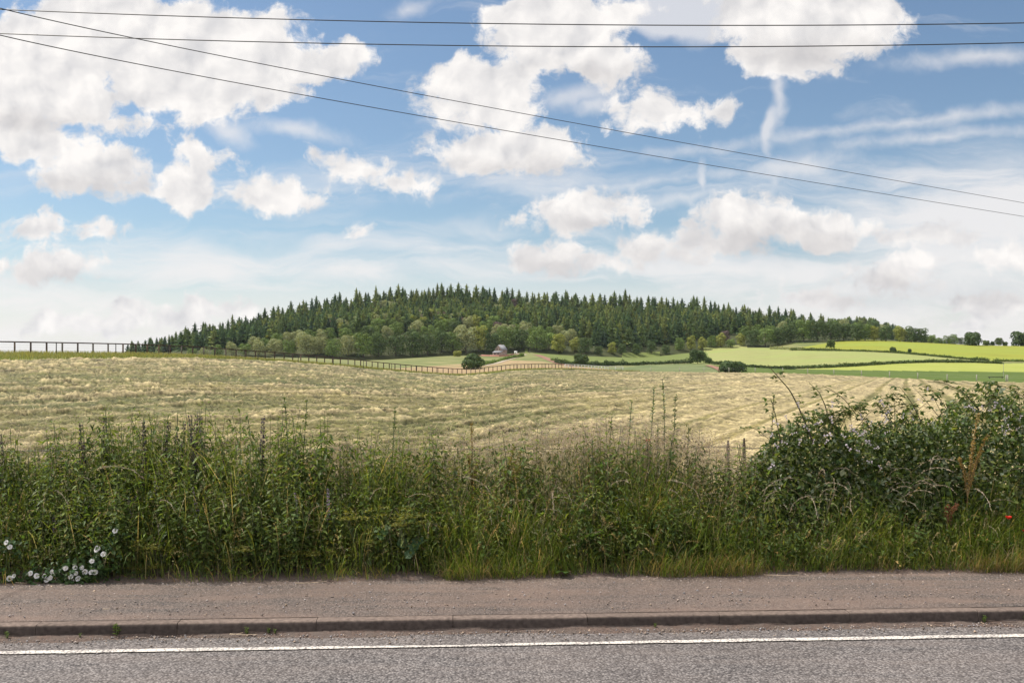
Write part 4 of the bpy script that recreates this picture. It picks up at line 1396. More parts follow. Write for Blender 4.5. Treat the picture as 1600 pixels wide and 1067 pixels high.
# ---- single plants ------------------------------------------------------------
def nettle_kind(h, col, seed, tassel=True, lw=.45):
    st, fo = MB(), MB()
    lean = R.normal(0, .06, 2)
    zs = np.linspace(0, h, 9)
    pts = np.stack([lean[0] * zs ** 2, lean[1] * zs ** 2, zs], 1)
    st.tube(pts, np.linspace(.0045, .0018, 9), 4, (.07, .09, .035))
    np_ = int(h / .048)
    for i in range(np_):
        t = (i + 1) / np_
        if t < .18:
            continue
        p = np.array([lean[0] * (h * t) ** 2, lean[1] * (h * t) ** 2, h * t])
        a0 = i * PI / 2 + R.normal(0, .25)
        L = (.085 * math.sin(min(1, (1.08 - t) * 1.9) * PI / 2) + .014) * R.uniform(.8, 1.15)
        a = np.array([a0, a0 + PI])
        D_ = np.stack([np.cos(a), np.sin(a), -.25 + .75 * (t > .9) + R.normal(0, .2, 2)], 1)
        fo.leaves(p + unit(D_) * .012, D_, (0, 0, 1), L, L * lw * 1.15, tints(np.asarray(col) * (1 + .6 * max(0, t - .7)), 2, .1, .2), .10, .28)
        if tassel and .45 < t < .93:
            for b in a + .8:
                q = p + np.array([math.cos(b), math.sin(b), 0]) * .03
                fo.leaves([p, q], [(math.cos(b), math.sin(b), -.4), (math.cos(b) * .4, math.sin(b) * .4, -1)], (0, 0, 1), [.035, .04], .007, (.15, .17, .075))
    return st, fo


def plant(name, label, cat, st, fo, mats=(M_STEM, M_LEAF), pn=('stem', 'foliage'), extra=()):
    r = empty(name, (0, 0, 0), label, cat)
    st.build(pn[0], mats[0], r)
    if fo.n:
        fo.build(pn[1], mats[1], r)
    for nm, mb_, mt in extra:
        mb_.build(nm, mt, r)
    return r


NL = ['dark green nettle with drooping toothed leaves in the verge', 'nettle with pale hanging flower tassels in the verge', 'light-tipped leafy herb standing among the verge grasses']
NET = []
for i in range(7):
    kd = i % 3
    st, fo = nettle_kind(1.0, [(.085, .128, .034), (.115, .160, .045), (.155, .200, .050)][kd], i, kd == 1, .30 if kd < 2 else .22)
    NET.append((Kind(plant('nettle' if kd < 2 else 'leafy_herb', NL[kd], 'plant', st, fo)), kd))
GRP = ['dark nettles in the verge', 'flowering nettles in the verge', 'leafy herbs in the verge']


def put_net(px, dep, h, k_=None):
    j = int(R.integers(7)) if k_ is None else k_
    K_, kd = NET[j]
    X, Y = vx(px, dep)
    K_.put((float(X), float(Y), float(vz(dep))), R.uniform(0, 7), (R.uniform(.9, 1.25), R.uniform(.9, 1.25), h), NL[kd], GRP[kd], (R.normal(0, .07), R.normal(0, .09)))


for px in np.concatenate([R.uniform(-40, 540, 140), R.uniform(540, 1180, 95)]):
    dep = R.uniform(.62, 1.1)
    put_net(px, dep, (float(topz(px)) - .1) * R.uniform(.86, 1.12))
for px in np.concatenate([R.uniform(-20, 640, 130), R.uniform(640, 1600, 75)]):
    dep = R.uniform(.08, .62)
    put_net(px, dep, float(hmax(px, dep)) * R.uniform(.7, 1.0))

# arching seed grasses
SL = ['tall arching grass stalk with a drooping pale seed head', 'upright green grass stalk with a loose pinkish seed head']
SEED = []
for i in range(6):
    st, hd = MB(), MB()
    n9 = 12
    th = np.linspace(.08, .55 + .25 * (i % 3), n9) if i % 2 == 0 else np.linspace(.02, .35, n9)
    if i % 2 == 0:
        th = th + np.linspace(0, 1, n9) ** 3 * (1.25 + .2 * (i % 3))
    pts = np.concatenate([[[0, 0, 0]], np.cumsum(np.stack([np.sin(th), .06 * np.sin(np.arange(n9) + i), np.cos(th)], 1) / n9, 0)])
    st.tube(pts, np.linspace(.0024, .0010, len(pts)), 3, np.linspace((.09, .12, .04), (.32, .27, .17), len(pts)))
    # two or three leaf blades low on the stalk
    st.blades([pts[2], pts[3], pts[5]], R.uniform(0, 7, 3), [.35, .3, .28], .3, [1.2, 1.5, 1.0], .007, (.075, .13, .03), 5)
    m9 = 60
    u = R.uniform(.72 if i % 2 == 0 else .78, 1, m9)
    P = np.stack([np.interp(u * n9, np.arange(n9 + 1), pts[:, k_]) for k_ in range(3)], 1)
    tg = unit(np.stack([np.interp(u * n9, np.arange(n9 + 1), np.gradient(pts[:, k_])) for k_ in range(3)], 1))
    hd.leaves(P, tg + rsphere(m9) * .38, rsphere(m9), R.uniform(.012, .028, m9) * (1.2 - .5 * (u - .7) / .3), R.uniform(.0025, .005, m9), tints((.50, .42, .33) if i % 2 == 0 else (.40, .30, .24), m9, .08, .25))
    SEED.append((Kind(plant('grass_stalk', SL[i % 2], 'grass stalk', st, hd, (M_GRASS, M_DRY), ('stalk', 'seed_head'))), i % 2))
SG = ['arching seed grasses in the verge', 'upright seed grasses in the verge']


def put_seed(px, dep, h, kd=None, dirn_=None):
    opts = [k_ for k_ in range(6) if kd is None or k_ % 2 == kd]
    j = opts[int(R.integers(len(opts)))]
    X, Y = vx(px, dep)
    a = R.uniform(0, 7) if dirn_ is None else dirn_ + R.normal(0, .7)
    SEED[j][0].put((float(X), float(Y), float(vz(dep))), a, (h * R.uniform(.5, 1.15), h * R.uniform(.5, 1.15), h), SL[j % 2], SG[j % 2])


for px, v in zip(np.concatenate([R.normal(1360, 85, 60), R.uniform(700, 1180, 60), R.uniform(0, 700, 42)]), np.concatenate([R.normal(735, 22, 60), R.normal(755, 35, 60), R.normal(745, 35, 42)])):
    dep = R.uniform(.25, .8)
    X, Y = vx(px, dep)
    h = float(np.clip(EYE + (HZ - v) / F * Y - .1, .45, 1.15))
    put_seed(px, dep, h * 1.18, 0, R.choice([0.2, PI - .2, -1.2]))
for px in R.uniform(520, 1560, 90):
    dep = R.uniform(.02, .5)
    put_seed(px, dep, float(hmax(px, dep)) * R.uniform(.7, 1.15), 1 if R.uniform() < .6 else 0)


# tall thin wild plants rising above the rest: column, top row, what they are
TALL = [(1013, 606, 'tallest pale-budded wild stalk left of its twin above the wire'), (1041, 592, 'tallest wild stalk of all with white buds at its tip'), (1052, 622, 'shorter wild stalk right beside the tallest stalk'),
        (978, 625, 'slender leafy stalk left of the two tall budded stalks'), (951, 650, 'short leafy stalk at the left of the group of tall stalks'), (1029, 662, 'low leafy stalk between the two tallest stalks'), (1075, 668, 'low leafy stalk at the right of the group of tall stalks'),
        (611, 636, 'single dark leafy stalk rising alone left of the ochre dock'), (455, 622, 'left one of two leafy nettle-like tall stems above the nettles'), (471, 624, 'right one of two leafy nettle-like tall stems above the nettles'), (1204, 618, 'bare brown stem at the left end of the bramble')]
for px, v, lb in TALL:
    dep = 1.0 if px > 900 else .75
    X, Y = vx(px, dep)
    h = EYE + (HZ - v) / F * float(Y) - .1
    st, fo, bd = MB(), MB(), MB()
    zs = np.linspace(0, h, 12)
    lx, ly = R.normal(0, .025, 2)
    pts = np.stack([lx * zs ** 2 + .006 * np.sin(zs * 6), ly * zs, zs], 1)
    st.tube(pts, np.linspace(.0075, .0028, 12), 5, (.085, .10, .045) if px != 1204 else (.10, .07, .04))
    m_ = int(h * 38)
    zz = np.sort(R.uniform(.15 * h, h, m_))
    P = np.stack([np.interp(zz, zs, pts[:, k_]) for k_ in range(3)], 1)
    a = np.arange(m_) * 2.4 + R.normal(0, .3, m_)
    t = zz / h
    fo.leaves(P, np.stack([np.cos(a), np.sin(a), .55 + .5 * t], 1), (0, 0, 1), (.085 - .055 * t) * R.uniform(.7, 1.2, m_), .022, tints((.075, .115, .045), m_, .1, .25), .15, .25)
    m2 = 22
    zz = R.uniform(.82 * h, h * 1.01, m2)
    P = np.stack([np.interp(zz, zs, pts[:, k_]) for k_ in range(3)], 1) + R.normal(0, .012, (m2, 3))
    bd.leaves(P, rsphere(m2) + [0, 0, .8], rsphere(m2), .026, .013, tints((.34, .38, .28) if px in (1013, 1041, 978) else (.12, .15, .06), m2, .1, .2))
    r = plant('tall_weed', lb, 'plant', st, fo, extra=(('bud_cluster', bd, M_LEAF),))
    r.location = (float(X), float(Y), .1)

# dark purple flower spikes along the top at left
SP_L = 'dark purple flower spike above the nettles at left'
def spike(top, nfl, col, r0, h=1.0):
    st, fo, fl = MB(), MB(), MB()
    st.tube([(0, 0, 0), (.01, 0, h * .5), (0, .01, h)], [.005, .004, .002], 4, (.07, .07, .045))
    for i in range(int(h / .06)):
        z = .1 + i * .06
        if z > h * .72:
            break
        a = i * PI / 2 + np.array([0, PI])
        fo.leaves(np.stack([0 * a, 0 * a, 0 * a + z], 1), np.stack([np.cos(a), np.sin(a), -.1 + 0 * a], 1), (0, 0, 1), .065, .035, tints((.045, .08, .03), 2))
    for w_ in range(nfl):
        z = h - top + top * w_ / (nfl - 1)
        m_ = 16
        a = R.uniform(0, 7, m_)
        rr_ = r0 * (1 - .5 * w_ / nfl)
        fl.leaves(np.stack([.4 * rr_ * np.cos(a), .4 * rr_ * np.sin(a), z + R.normal(0, .006, m_)], 1), np.stack([np.cos(a), np.sin(a), R.normal(.1, .4, m_)], 1), rsphere(m_), rr_, rr_ * .7, tints(col, m_, .15, .35))
    return st, fo, fl


a_, b_, c_ = spike(.40, 13, (.075, .055, .11), .026)
SK1 = Kind(plant('purple_spike', SP_L, 'flower', a_, b_, extra=(('blossom', c_, M_LEAF),)))
for px, v in [(15, 677), (132, 664), (165, 652), (237, 659), (253, 660), (266, 662), (290, 648), (326, 646), (334, 652), (338, 690), (403, 652), (290, 680), (230, 690), (140, 690)]:
    X, Y = vx(px, .8)
    SK1.put((float(X), float(Y), .1), R.uniform(0, 7), (1, 1, EYE + (HZ - v) / F * float(Y) - .1), SP_L, 'dark purple flower spikes at left', (R.normal(0, .05), R.normal(0, .06)))
SP2 = 'lilac woundwort flower spike low in the shaded verge'
a_, b_, c_ = spike(.35, 9, (.33, .25, .36), .016)
SK2 = Kind(plant('lilac_spike', SP2, 'flower', a_, b_, extra=(('blossom', c_, M_PETAL),)))
for px, v in [(208, 778), (398, 797), (440, 812), (153, 822), (253, 745), (478, 815), (185, 775), (405, 815), (512, 760), (330, 760), (470, 770), (90, 800), (250, 815), (452, 850)]:
    dep = .32
    X, Y = vx(px, dep)
    SK2.put((float(X), float(Y), .1), R.uniform(0, 7), (1, 1, EYE + (HZ - v) / F * float(Y) - .1), SP2, 'lilac flower spikes low in the verge', (R.normal(0, .1), R.normal(0, .14)))


# yellowing flower heads near the ground
YL = 'yellow-green clustered flower head low at the front of the verge'
st, fo = MB(), MB()
for i in range(7):
    a = R.uniform(0, 7)
    e_ = np.array([.09 * math.cos(a), .09 * math.sin(a), R.uniform(.8, 1.0)])
    st.tube([(0, 0, 0), e_ * [.4, .4, .6], e_], [.003, .002, .0012], 3, (.08, .09, .04))
    m_ = 34
    fo.leaves(e_ + R.normal(0, .028, (m_, 3)) * [1, 1, .5], rsphere(m_) + [0, 0, .7], rsphere(m_), .024, .011, tints((.19, .19, .045), m_, .15, .35))
YK = Kind(plant('yellow_flower_head', YL, 'flower', st, fo, pn=('stem', 'blossom')))
for px, v in [(360, 868), (210, 838), (232, 842), (198, 862), (226, 880), (183, 893), (236, 896), (250, 850), (383, 845), (445, 856), (338, 858), (533, 858), (560, 790), (617, 785), (572, 838), (640, 800), (505, 855)]:
    dep = .10
    X, Y = vx(px, dep)
    YK.put((float(X), float(Y), .1), R.uniform(0, 7), (1.1, 1.1, max(.12, EYE + (HZ - v) / F * float(Y) - .1)), YL, 'yellow-green flower heads at the front of the verge')

# docks with rusty seed spikes
def dock(label, px, vtop, dep, spikes, lean, col, wide=1.0):
    X, Y = vx(px, dep)
    h = EYE + (HZ - vtop) / F * float(Y) - .1
    r = empty('dock_plant', (float(X), float(Y), .1), label, 'plant')
    st, sd, fo = MB(), MB(), MB()
    for i in range(spikes):
        f_ = (i / max(1, spikes - 1) - .5) if spikes > 1 else 0
        e_ = np.array([lean * h + f_ * .34 * wide * h + R.normal(0, .02), R.normal(0, .05), h * (1 - .45 * abs(f_) - R.uniform(0, .12))])
        b0 = np.array([lean * h * .35, 0, h * .42])
        zs = np.linspace(0, 1, 8)[:, None]
        pts = b0 * (1 - zs) + e_ * zs + np.array([0, 0, .05 * h]) * np.sin(zs * PI)
        st.tube(np.concatenate([[(0, 0, 0)], pts]), np.linspace(.006, .002, 9), 4, (.22, .14, .06))
        m_ = 190
        u = R.uniform(.12, 1.02, m_)
        P = b0 * (1 - u[:, None]) + e_ * u[:, None] + np.array([0, 0, .05 * h]) * np.sin(u[:, None] * PI) + R.normal(0, .007, (m_, 3))
        sd.leaves(P, rsphere(m_) + [0, 0, -.2], rsphere(m_), R.uniform(.012, .02, m_), .011, tints(col, m_, .12, .3))
    for i in range(6):
        a = R.uniform(0, 7)
        fo.blades([(0, 0, .02)], a, .32, .5, 1.1, .05, (.06, .10, .03), 5)
    st.build('stem', M_STEM, r)
    sd.build('seed_head', M_LEAF, r)
    fo.build('leaf_rosette', M_LEAF, r)


dock('ochre dock with five rusty seed spikes standing in the bramble', 1506, 640, .42, 5, .07, (.33, .225, .085), .42)
dock('upright ochre dock with short seed spikes before the wire fence', 738, 660, .8, 3, .01, (.25, .19, .06), .3)
dock('leaning ochre-green dock right of the upright ochre dock', 778, 684, .7, 5, .14, (.21, .19, .06), .5)
dock('reddish thin dock stem low in front of the bramble', 1475, 745, .3, 2, .1, (.26, .12, .07), .3)

# broad round leaves
def broad_leaf_plant(name, label, px, v, dep, nleaf, size, col):
    X, Y = vx(px, dep)
    z = EYE + (HZ - v) / F * float(Y)
    r = empty(name, (float(X), float(Y), .1), label, 'plant')
    st = MB()
    for i in range(nleaf):
        a = i * 2.4
        rr_ = size * .9 * math.sqrt(i + .4) * .8
        c = np.array([rr_ * math.cos(a), -.05 + rr_ * .4 * math.sin(a), z - .1 + rr_ * .5 * math.sin(a)])
        st.tube([(0, 0, 0), c * [.5, .5, .7], c], .0025, 3, (.08, .11, .04))
        th = np.linspace(.35, 2 * PI - .35, 15) + PI / 2
        rad_ = size * (1 + .10 * np.cos(th * 5)) * .55
        nrm = unit(np.array([R.normal(0, .3), -.75, .65]))
        ax = unit(np.cross(nrm, [0, 0, 1.]))
        ay = np.cross(ax, nrm)
        V = c + (np.cos(th) * rad_)[:, None] * ax + (np.sin(th) * rad_)[:, None] * ay + nrm * (.12 * size * np.cos(th * 5))[:, None]
        MB().add(np.concatenate([[c - nrm * .1 * size], V]), T=[(0, k_, k_ + 1) for k_ in range(1, 15)], C=tints(col, 1, .1, .2)[0]).build('leaf', M_LEAF, r)
    st.build('stem', M_STEM, r)


broad_leaf_plant('mallow', 'mallow with large round crinkled leaves left of the middle of the verge', 640, 852, .12, 4, .085, (.055, .10, .04))
broad_leaf_plant('mallow', 'small round-leaved mallow just left of and above the larger mallow', 597, 828, .16, 4, .06, (.065, .12, .035))


def tongue_leaves(label, px, dep, L, n_, wd, col, up=.5):
    X, Y = vx(px, dep)
    r = empty('broad_dock', (float(X), float(Y), .105), label, 'plant')
    for i in range(n_):
        a = -PI / 2 + R.uniform(-1.3, 1.3)
        nseg = 7
        t = np.linspace(0, 1, nseg)
        th = up + .9 * t
        hx = np.cumsum(np.sin(th)) * L / nseg
        hz = np.cumsum(np.cos(th)) * L / nseg
        w_ = wd * np.sin(np.clip(t * .9 + .1, 0, 1) * PI) ** .7 / 2
        ctr = np.stack([hx * math.cos(a), hx * math.sin(a), hz], 1)
        sd_ = np.array([-math.sin(a), math.cos(a), 0])
        V = np.concatenate([ctr - sd_ * w_[:, None] + [0, 0, .01], ctr, ctr + sd_ * w_[:, None] + [0, 0, .01]])
        Q = [(k_ + j * nseg, k_ + 1 + j * nseg, k_ + 1 + (j + 1) * nseg, k_ + (j + 1) * nseg) for j in (0, 1) for k_ in range(nseg - 1)]
        MB().add(V, Q=Q, C=tints(col, 1)[0]).build('leaf', M_LEAF, r)


tongue_leaves('broad dock leaf lying out over the pavement edge near the middle', 884, .02, .17, 2, .075, (.075, .13, .03), .9)
tongue_leaves('clump of broad dock leaves in the grass above the single leaf', 905, .22, .42, 6, .085, (.055, .10, .03), .15)
tongue_leaves('broad leaves between the bindweed and the pavement', 165, .06, .2, 5, .06, (.045, .085, .035), .5)

# bindweed: trailing leaves and open white flowers
def bindweed(label, flowers, nleaf, spread):
    P_ = []
    for px, v in flowers:
        dep = max(-.02, (905 - v) / 160 * .28 - .06)
        X, Y = vx(px, dep)
        P_.append((float(X), float(Y) - .03, EYE + (HZ - v) / F * float(Y)))
    P_ = np.array(P_)
    o = P_.mean(0) * [1, 1, 0] + [0, 0, .105]
    r = empty('bindweed', o, label, 'plant')
    st, fo = MB(), MB()
    for p in P_:
        q = p - o
        st.tube([q * [.2, .2, 0], q * [.7, .8, .5], q + [0, .02, -.02]], .0016, 3, (.07, .10, .04))
    st.build('stem', M_STEM, r)
    c = P_[R.integers(0, len(P_), nleaf)] + R.normal(0, spread, (nleaf, 3)) * [1, .3, .5] + [0, .04, -.02]
    c[:, 2] = np.maximum(c[:, 2], .115)
    fo.leaves(c - o, rsphere(nleaf) + [0, -.5, -.2], rsphere(nleaf) * .5 + [0, -.6, .8], R.uniform(.03, .05, nleaf), R.uniform(.022, .035, nleaf), tints((.05, .095, .03), nleaf, .12, .3))
    fo.build('foliage', M_LEAF, r)
    for p in P_:
        nrm = unit(np.array([R.normal(0, .35), -1, R.uniform(.2, .8)]))
        ax = unit(np.cross(nrm, [0, 0, 1.]))
        ay = np.cross(ax, nrm)
        rad_ = R.uniform(.017, .023)
        k9 = np.arange(15)
        th = k9 / 15 * 2 * PI
        wob = 1 + .06 * np.cos(th * 5)
        rim = (np.cos(th) * wob)[:, None] * ax + (np.sin(th) * wob)[:, None] * ay
        V = np.concatenate([[p - o - nrm * .022], p - o + rim * rad_ * .35 - nrm * .008, p - o + rim * rad_ * .85, p - o + rim * rad_ * 1.05 - nrm * .003])
        T = [(0, 1 + k_, 1 + (k_ + 1) % 15) for k_ in range(15)]
        Q = [(1 + j * 15 + k_, 1 + (j + 1) * 15 + k_, 1 + (j + 1) * 15 + (k_ + 1) % 15, 1 + j * 15 + (k_ + 1) % 15) for j in (0, 1) for k_ in range(15)]
        Cc = np.concatenate([np.tile([(.60, .58, .30)], (1, 1)), np.tile([(.78, .74, .74)], (15, 1)), np.tile([(.80, .78, .79)], (30, 1))])
        MB().add(V, T, Q, Cc).build('flower', M_PETAL, r)


bindweed('white-flowered bindweed sprawling onto the pavement edge at left', [(50, 894), (60, 898), (72, 898), (81, 901), (84, 892), (105, 886), (120, 885), (121, 894), (113, 899), (124, 902), (115, 906), (112, 912), (119, 913), (130, 885), (135, 892), (145, 892), (151, 892), (75, 904)], 420, .10)
bindweed('single white bindweed flower low at the far left', [(18, 902), (24, 898)], 60, .07)
bindweed('white bindweed flowers climbing above the main white patch', [(146, 875), (155, 855), (164, 864), (182, 828), (153, 857)], 120, .08)
bindweed('two small white flowers high at the left edge of the verge', [(12, 846), (18, 853)], 60, .06)

# poppies
def poppy(label, px, v, dep, rad_, col=(.62, .035, .02)):
    X, Y = vx(px, dep)
    z = EYE + (HZ - v) / F * float(Y) - .1
    r = empty('poppy', (float(X), float(Y), .1), label, 'flower')
    MB().tube([(0, .02, 0), (.01, 0, z * .6), (0, 0, z - .01)], .0018, 4, (.07, .10, .04)).build('stem', M_STEM, r)
    for i in range(4):
        a = i * PI / 2 + .5
        t = np.linspace(0, PI, 7)
        d_ = np.array([math.cos(a), math.sin(a), .0])
        sd_ = np.array([-math.sin(a), math.cos(a), 0])
        V = [(0, 0, z - .012)] + [tuple(d_ * rad_ * (.35 + .65 * math.sin(q)) + sd_ * rad_ * .95 * math.cos(q) + np.array([0, 0, z + rad_ * (.25 + .45 * math.sin(q))])) for q in t]
        MB().add(V, T=[(0, k_, k_ + 1) for k_ in range(1, 7)], C=tints(col, 1, .05, .1)[0]).build('petal', M_PETAL, r)
    MB().tube([(0, 0, z - .008), (0, 0, z + .006)], [.006, .007], 6, (.03, .03, .03)).build('seed_pod', M_STEM, r)


poppy('bright red poppy in the grass at the right edge', 1576, 809, .10, .024)
poppy('small half-hidden red poppy just below the bright poppy at the edge', 1600, 829, .12, .012)
poppy('pinkish red flower on the wire fence line left of the stakes', 1012, 689, .95, .022, (.62, .12, .09))

# ---- bramble ---------------------------------------------------------------------
TOPB = lut([(1150, 740), (1175, 708), (1200, 684), (1235, 664), (1285, 652), (1350, 643), (1400, 636), (1440, 626), (1500, 619), (1560, 620), (1620, 626), (1750, 630), (1900, 660)])
n = 52000
px = R.uniform(1165, 1880, n)
dep = R.uniform(.38, 1.5, n)
X, Y = vx(px, dep)
tz = EYE + (HZ - TOPB(px)) / F * (9.25 + .06 * X)
bulge = np.clip((dep - .30) / .55, 0, 1) ** .55 * np.clip((1.85 - dep) / .5, 0, 1) ** .5
lim = tz * bulge * (.70 + .56 * fbm(X * 2.3, Y * 2.3, 77, 4))
u = R.uniform(0, 1, n) ** .55
z = .15 + (lim - .15) * u
ok = lim > .2
P = np.stack([X, Y, z], -1)[ok]
u = u[ok]
n = len(P)
c0 = P[:, :].mean(0) * [1, 1, 0] + [0, 0, .1]
broot = empty('bramble_bush', c0, 'large bramble bush with pale pink blossom and arching canes at right', 'bush')
fo = MB()
lg = np.where(R.uniform(0, 1, n) < .12, R.uniform(.055, .085, n), R.uniform(.026, .055, n))
cc = np.where(R.uniform(0, 1, (n, 1)) < .24, tints((.21, .24, .155), n, .08, .25), np.where(R.uniform(0, 1, (n, 1)) < .75, tints((.066, .102, .030), n, .15, .4), tints((.15, .195, .055), n, .15, .3)))
fo.leaves(P - c0, rsphere(n) + [0, -.35, .1], rsphere(n) + [0, -.2, 1.1], lg, lg * .62, cc, .12, .2)
fo.build('foliage', M_LEAF, broot)


def cane(pts, leafy, r0=.0065, lsz=.05, tip=(.12, .12, .04)):
    """an arching bramble cane through (column, row, depth) points"""
    Q = []
    for px, v, dep in pts:
        X, Y = vx(px, dep)
        Q.append((float(X), float(Y), EYE + (HZ - v) / F * float(Y)))
    Q = np.array(Q)
    tt = np.linspace(0, len(Q) - 1, 24)
    k_ = np.arange(len(Q))
    Q = np.stack([np.interp(tt, k_, Q[:, i]) for i in range(3)], 1)
    for _ in range(3):
        Q[1:-1] = (Q[:-2] + Q[1:-1] * 2 + Q[2:]) / 4
    mb = MB()
    mb.tube(Q - c0, np.linspace(r0, r0 * .35, 24), 5, np.linspace((.055, .045, .03), tip, 24))
    o = mb.build('cane', M_STEM, broot)
    m_ = int(leafy)
    u = np.sort(R.uniform(5, 23, m_))
    P = np.stack([np.interp(u, np.arange(24), Q[:, i]) for i in range(3)], 1)
    lf = MB()
    for p in P:
        a = R.uniform(0, 7)
        stem = p + np.array([math.cos(a), math.sin(a) * .6, R.uniform(-.2, .5)]) * .05
        lf.tube([p - c0, stem - c0], .0012, 3, (.08, .09, .03))
        for da in (-.9, 0, .9):
            lf.leaves([stem - c0], [(math.cos(a + da), math.sin(a + da) * .7, R.uniform(-.4, .4))], (0, -.4, 1), lsz * R.uniform(.6, 1.15), lsz * .62, tints((.085, .12, .03), 1, .25, .3), .12, .2)
    lf.build('foliage', M_LEAF, o)


cane([(1270, 690, .75), (1252, 645, .75), (1235, 610, .75), (1215, 588, .75), (1200, 570, .75)], 12, .009, .042)
cane([(1296, 660, .8), (1290, 635, .8), (1280, 612, .8), (1264, 598, .8)], 6)
cane([(1340, 650, .8), (1318, 622, .8), (1300, 610, .8), (1285, 602, .8)], 9, .004, .04)
cane([(1220, 690, .8), (1212, 650, .8), (1204, 622, .8)], 4)
cane([(1530, 640, .8), (1505, 612, .8), (1475, 598, .8), (1450, 596, .8)], 14, .006, .045)
cane([(1600, 620, .9), (1570, 604, .9), (1545, 598, .9), (1530, 600, .9)], 12, .004, .045)
cane([(1440, 660, .7), (1425, 630, .7), (1412, 612, .7), (1405, 604, .7)], 8, .005, .045)
cane([(1480, 640, .9), (1460, 612, .9), (1442, 604, .9)], 9, .004, .045)
cane([(1640, 735, .2), (1590, 733, .2), (1550, 731, .2), (1530, 728, .2)], 12, .005, .04)
cane([(1395, 650, .8), (1380, 625, .8), (1370, 615, .8)], 4, .003)
for i in range(46):
    px = R.uniform(1180, 1700)
    v = float(TOPB(px))
    dx = R.normal(0, 30)
    cane([(px, v + 30, .75), (px + dx * .6, v - 2, .7), (px + dx, v - R.uniform(2, 24), .65)], 8, .003, .045)
# blossom
fl = MB()
for k_ in range(4):
    cpos = R.normal(0, .018, 3)
    nrm = unit(np.array([R.normal(0, .4), -1, .5]))
    ax = unit(np.cross(nrm, [0, 0, 1.]))
    ay = np.cross(ax, nrm)
    for j in range(5):
        a = j * 2 * PI / 5
        d_ = math.cos(a) * ax + math.sin(a) * ay
        fl.leaves([cpos], [d_], nrm, .0105, .0095, tints((.66, .57, .62), 1, .03, .12), .1, .0)
    fl.leaves([cpos], [nrm], ax, .006, .006, (.4, .38, .2))
proto = fl.build('flower', M_PETAL, broot)
FP = [(1212, 662), (1247, 632), (1228, 652), (1262, 652), (1300, 632), (1294, 680), (1318, 682), (1345, 680), (1350, 676), (1292, 690), (1355, 690), (1345, 652), (1390, 638), (1378, 630), (1240, 676), (1270, 690), (1386, 645), (1460, 625), (1438, 628), (1448, 608), (1520, 640), (1555, 632), (1566, 638),
      (1595, 652), (1564, 670), (1575, 668), (1590, 668), (1570, 676), (1546, 642), (1225, 690), (1205, 680), (1330, 668), (1360, 662), (1410, 650), (1425, 655), (1300, 655), (1275, 662), (1250, 690), (1325, 700), (1340, 705), (1370, 700)]
first = True
for px, v in FP + [(R.uniform(1195, 1640), 0) for _ in range(22)]:
    v = v or float(TOPB(px)) + abs(R.normal(0, 34)) + 4
    dep = .50 + max(0, (680 - v)) / 100 * .35
    X, Y = vx(px, dep)
    o = proto if first else proto.copy()
    if not first:
        COL.objects.link(o)
        o.parent = broot
    first = False
    o.location = np.array((float(X), float(Y), EYE + (HZ - v) / F * float(Y))) - c0
    o.rotation_euler = (R.normal(0, .3), R.uniform(0, 7), R.normal(0, .3))
    o.scale = (R.uniform(.7, 1.15),) * 3

# ---- the wire fence hidden in the verge ----------------------------------------------
wp = [(-170, 690), (240, 690), (1013, 692), (1138, 688), (1163, 684), (1420, 690), (1850, 690)]
P_ = []
for px, v in wp:
    X, Y = vx(px, 1.22)
    P_.append((float(X), float(Y), .06))
P_ = np.array(P_)
wf = empty('wire_fence', P_[3], 'low wire fence with weathered stakes behind the verge plants', 'fence')
for (px, v), p in zip(wp, P_):
    h = EYE + (HZ - v) / F * p[1] - p[2]
    w_ = .032 if px in (1138, 1163) else .09
    pts = [(0, 0, -.1), (.004, 0, h * .5), (-.004, .003, h * .93), (-.002, 0, h)]
    mb = MB()
    mb.tube(np.array(pts) + p - P_[3], [w_ * .55, w_ * .52, w_ * .5, w_ * .2], 7, (.085, .06, .05))
    mb.build('post', M_WOOD, wf)
for h0 in (.97, .72, .46):
    MB().tube([q - P_[3] + [0, -.06, h0 + .01 * math.sin(i * 9)] for i, q in enumerate(P_)], .0035, 4, (.10, .09, .085)).build('wire', M_METAL, wf)

# ---- small weeds in the gutter, straws on the pavement ---------------------------------
gw = MB()
m_ = 40
aa = R.uniform(0, 7, m_)
zz = R.uniform(.1, 1, m_)
gw.leaves(np.stack([.10 * np.cos(aa) * zz, .10 * np.sin(aa) * zz, zz * .8], 1), np.stack([np.cos(aa), np.sin(aa), .6 + 0 * aa], 1), (0, 0, 1), R.uniform(.18, .32, m_), .13, tints((.10, .15, .03), m_, .2, .25))
gst = MB().tube([(0, 0, 0), (.01, 0, .5), (0, .01, .95)], [.03, .025, .012], 4, (.09, .12, .035))
GK = Kind(plant('gutter_weed', 'small green weed', 'weed', gst, gw))
for px, d_, h, lb in [(183, -.01, .085, 'tallest green weed growing against the kerb face at left'), (14, -.03, .05, 'low weed in the gutter at the far left corner'), (128, -.03, .03, 'flat weed in the gutter left of the tall kerb weed'), (386, -.02, .05, 'small weed in the gutter right of the dry straw'),
                      (420, -.01, .04, 'grassy weed by the kerb right of the small weed'), (430, -.02, .035, 'tiny weed by the kerb beside the grassy weed'), (1536, -.02, .05, 'small weed against the kerb face at far right'), (1600, -.02, .05, 'weed at the kerb foot on the right margin'), (1023, -.02, .035, 'tiny weed at the kerb foot right of the middle')]:
    s_ = (px - 800) / F * KY / math.cos(RZ)
    s_ *= 1 / (1 - .0605 * (px - 800) / F)
    GK.put(tuple(rl(s_, d_, .008)), R.uniform(0, 7), h * 1.15, lb)


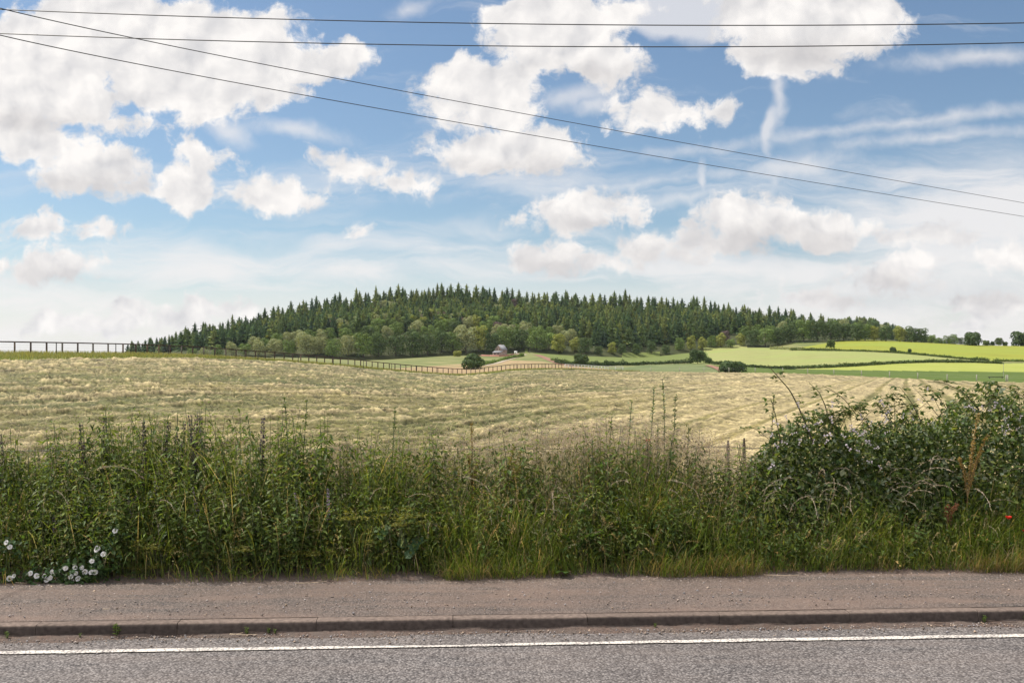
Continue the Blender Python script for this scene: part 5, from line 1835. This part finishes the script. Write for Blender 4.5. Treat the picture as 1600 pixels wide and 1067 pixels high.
def straw(label, px, d_, z, L, a, bend, r_=.0028, col=(.48, .38, .27)):
    s_ = (px - 800) / F * KY * (1 + d_ / 7) / (1 - .0605 * (px - 800) / F)
    b = rl(s_, d_, z + r_)
    c, n_ = math.cos(a + RZ), math.sin(a + RZ)
    t = np.linspace(-.5, .5, 7)
    pts = np.stack([L * t * c - bend * (t * t - .1) * n_, L * t * n_ + bend * (t * t - .1) * c, .004 + .006 * np.abs(t)], 1)
    o = MB().tube(pts, np.linspace(r_, r_ * .6, 7), 5, col).build('dry_stem', M_STEM)
    o.location = b
    tag(o, label, 'twig')


straw('pale dry stem lying in the gutter left of the middle', 378, -.06, .012, .18, -.12, .04)
straw('short bent dry straw crossing the pale stem in the gutter', 368, -.05, .014, .09, .5, .05)
straw('dark twig lying in the gutter at far right', 1566, -.05, .012, .20, -.25, .03, .004, (.10, .07, .055))
straw('thin dark twig in the gutter left of the far right twig', 1470, -.05, .012, .10, .2, .03, .003, (.10, .07, .055))
straw('long dry stem lying on the pavement at the verge edge right of middle', 1237, 1.12, .103, .28, -.10, .05)
straw('pale dry stem on the pavement edge at the left', 48, 1.20, .104, .14, .03, .02)
straw('small pale straw on the pavement below the bindweed', 168, .34, .098, .045, .05, .0)
straw('long pale stem leaning on the verge edge left of the middle', 497, 1.08, .103, .24, .2, .04)

# ---- overhead lines --------------------------------------------------------------------
def line(label, pts, r_):
    Q = np.array([W(*p) for p in pts])
    t = np.linspace(0, 1, len(Q))
    # smooth sagging curve through the points
    co_ = [np.polyfit(t, Q[:, i], 2) for i in range(3)]
    u = np.linspace(-.12, 1.12, 70)
    P = np.stack([np.polyval(c, u) for c in co_], 1)
    P = np.concatenate([[P[0] + (P[0] - P[1]) * k_ for k_ in (300, 100)], P, [P[-1] + (P[-1] - P[-2]) * k_ for k_ in (30, 60)]])
    tag(MB().tube(P, r_, 5, (.012, .012, .013)).build('power_line', M_METAL), label, 'cable')


line('upper of the two nearly level dark overhead wires', [(0, 16, 15.0), (400, 28, 14.7), (800, 38.5, 14.4), (1200, 41, 14.2), (1600, 36, 14.0)], .0078)
line('lower of the two nearly level dark overhead wires', [(0, 53.5, 15.2), (400, 64.5, 14.9), (800, 73.5, 14.6), (1200, 73.5, 14.4), (1600, 67, 14.2)], .0078)
line('upper of the two thin overhead wires slanting down to the right', [(0, 15.5, 15.0), (400, 97, 18.5), (800, 174.5, 23), (1200, 248, 29), (1600, 317, 36)], .0080)
line('lower of the two thin overhead wires slanting down to the right', [(0, 58, 15.2), (400, 133, 18.8), (800, 206, 23.4), (1200, 275, 29.5), (1600, 338, 36.6)], .0080)
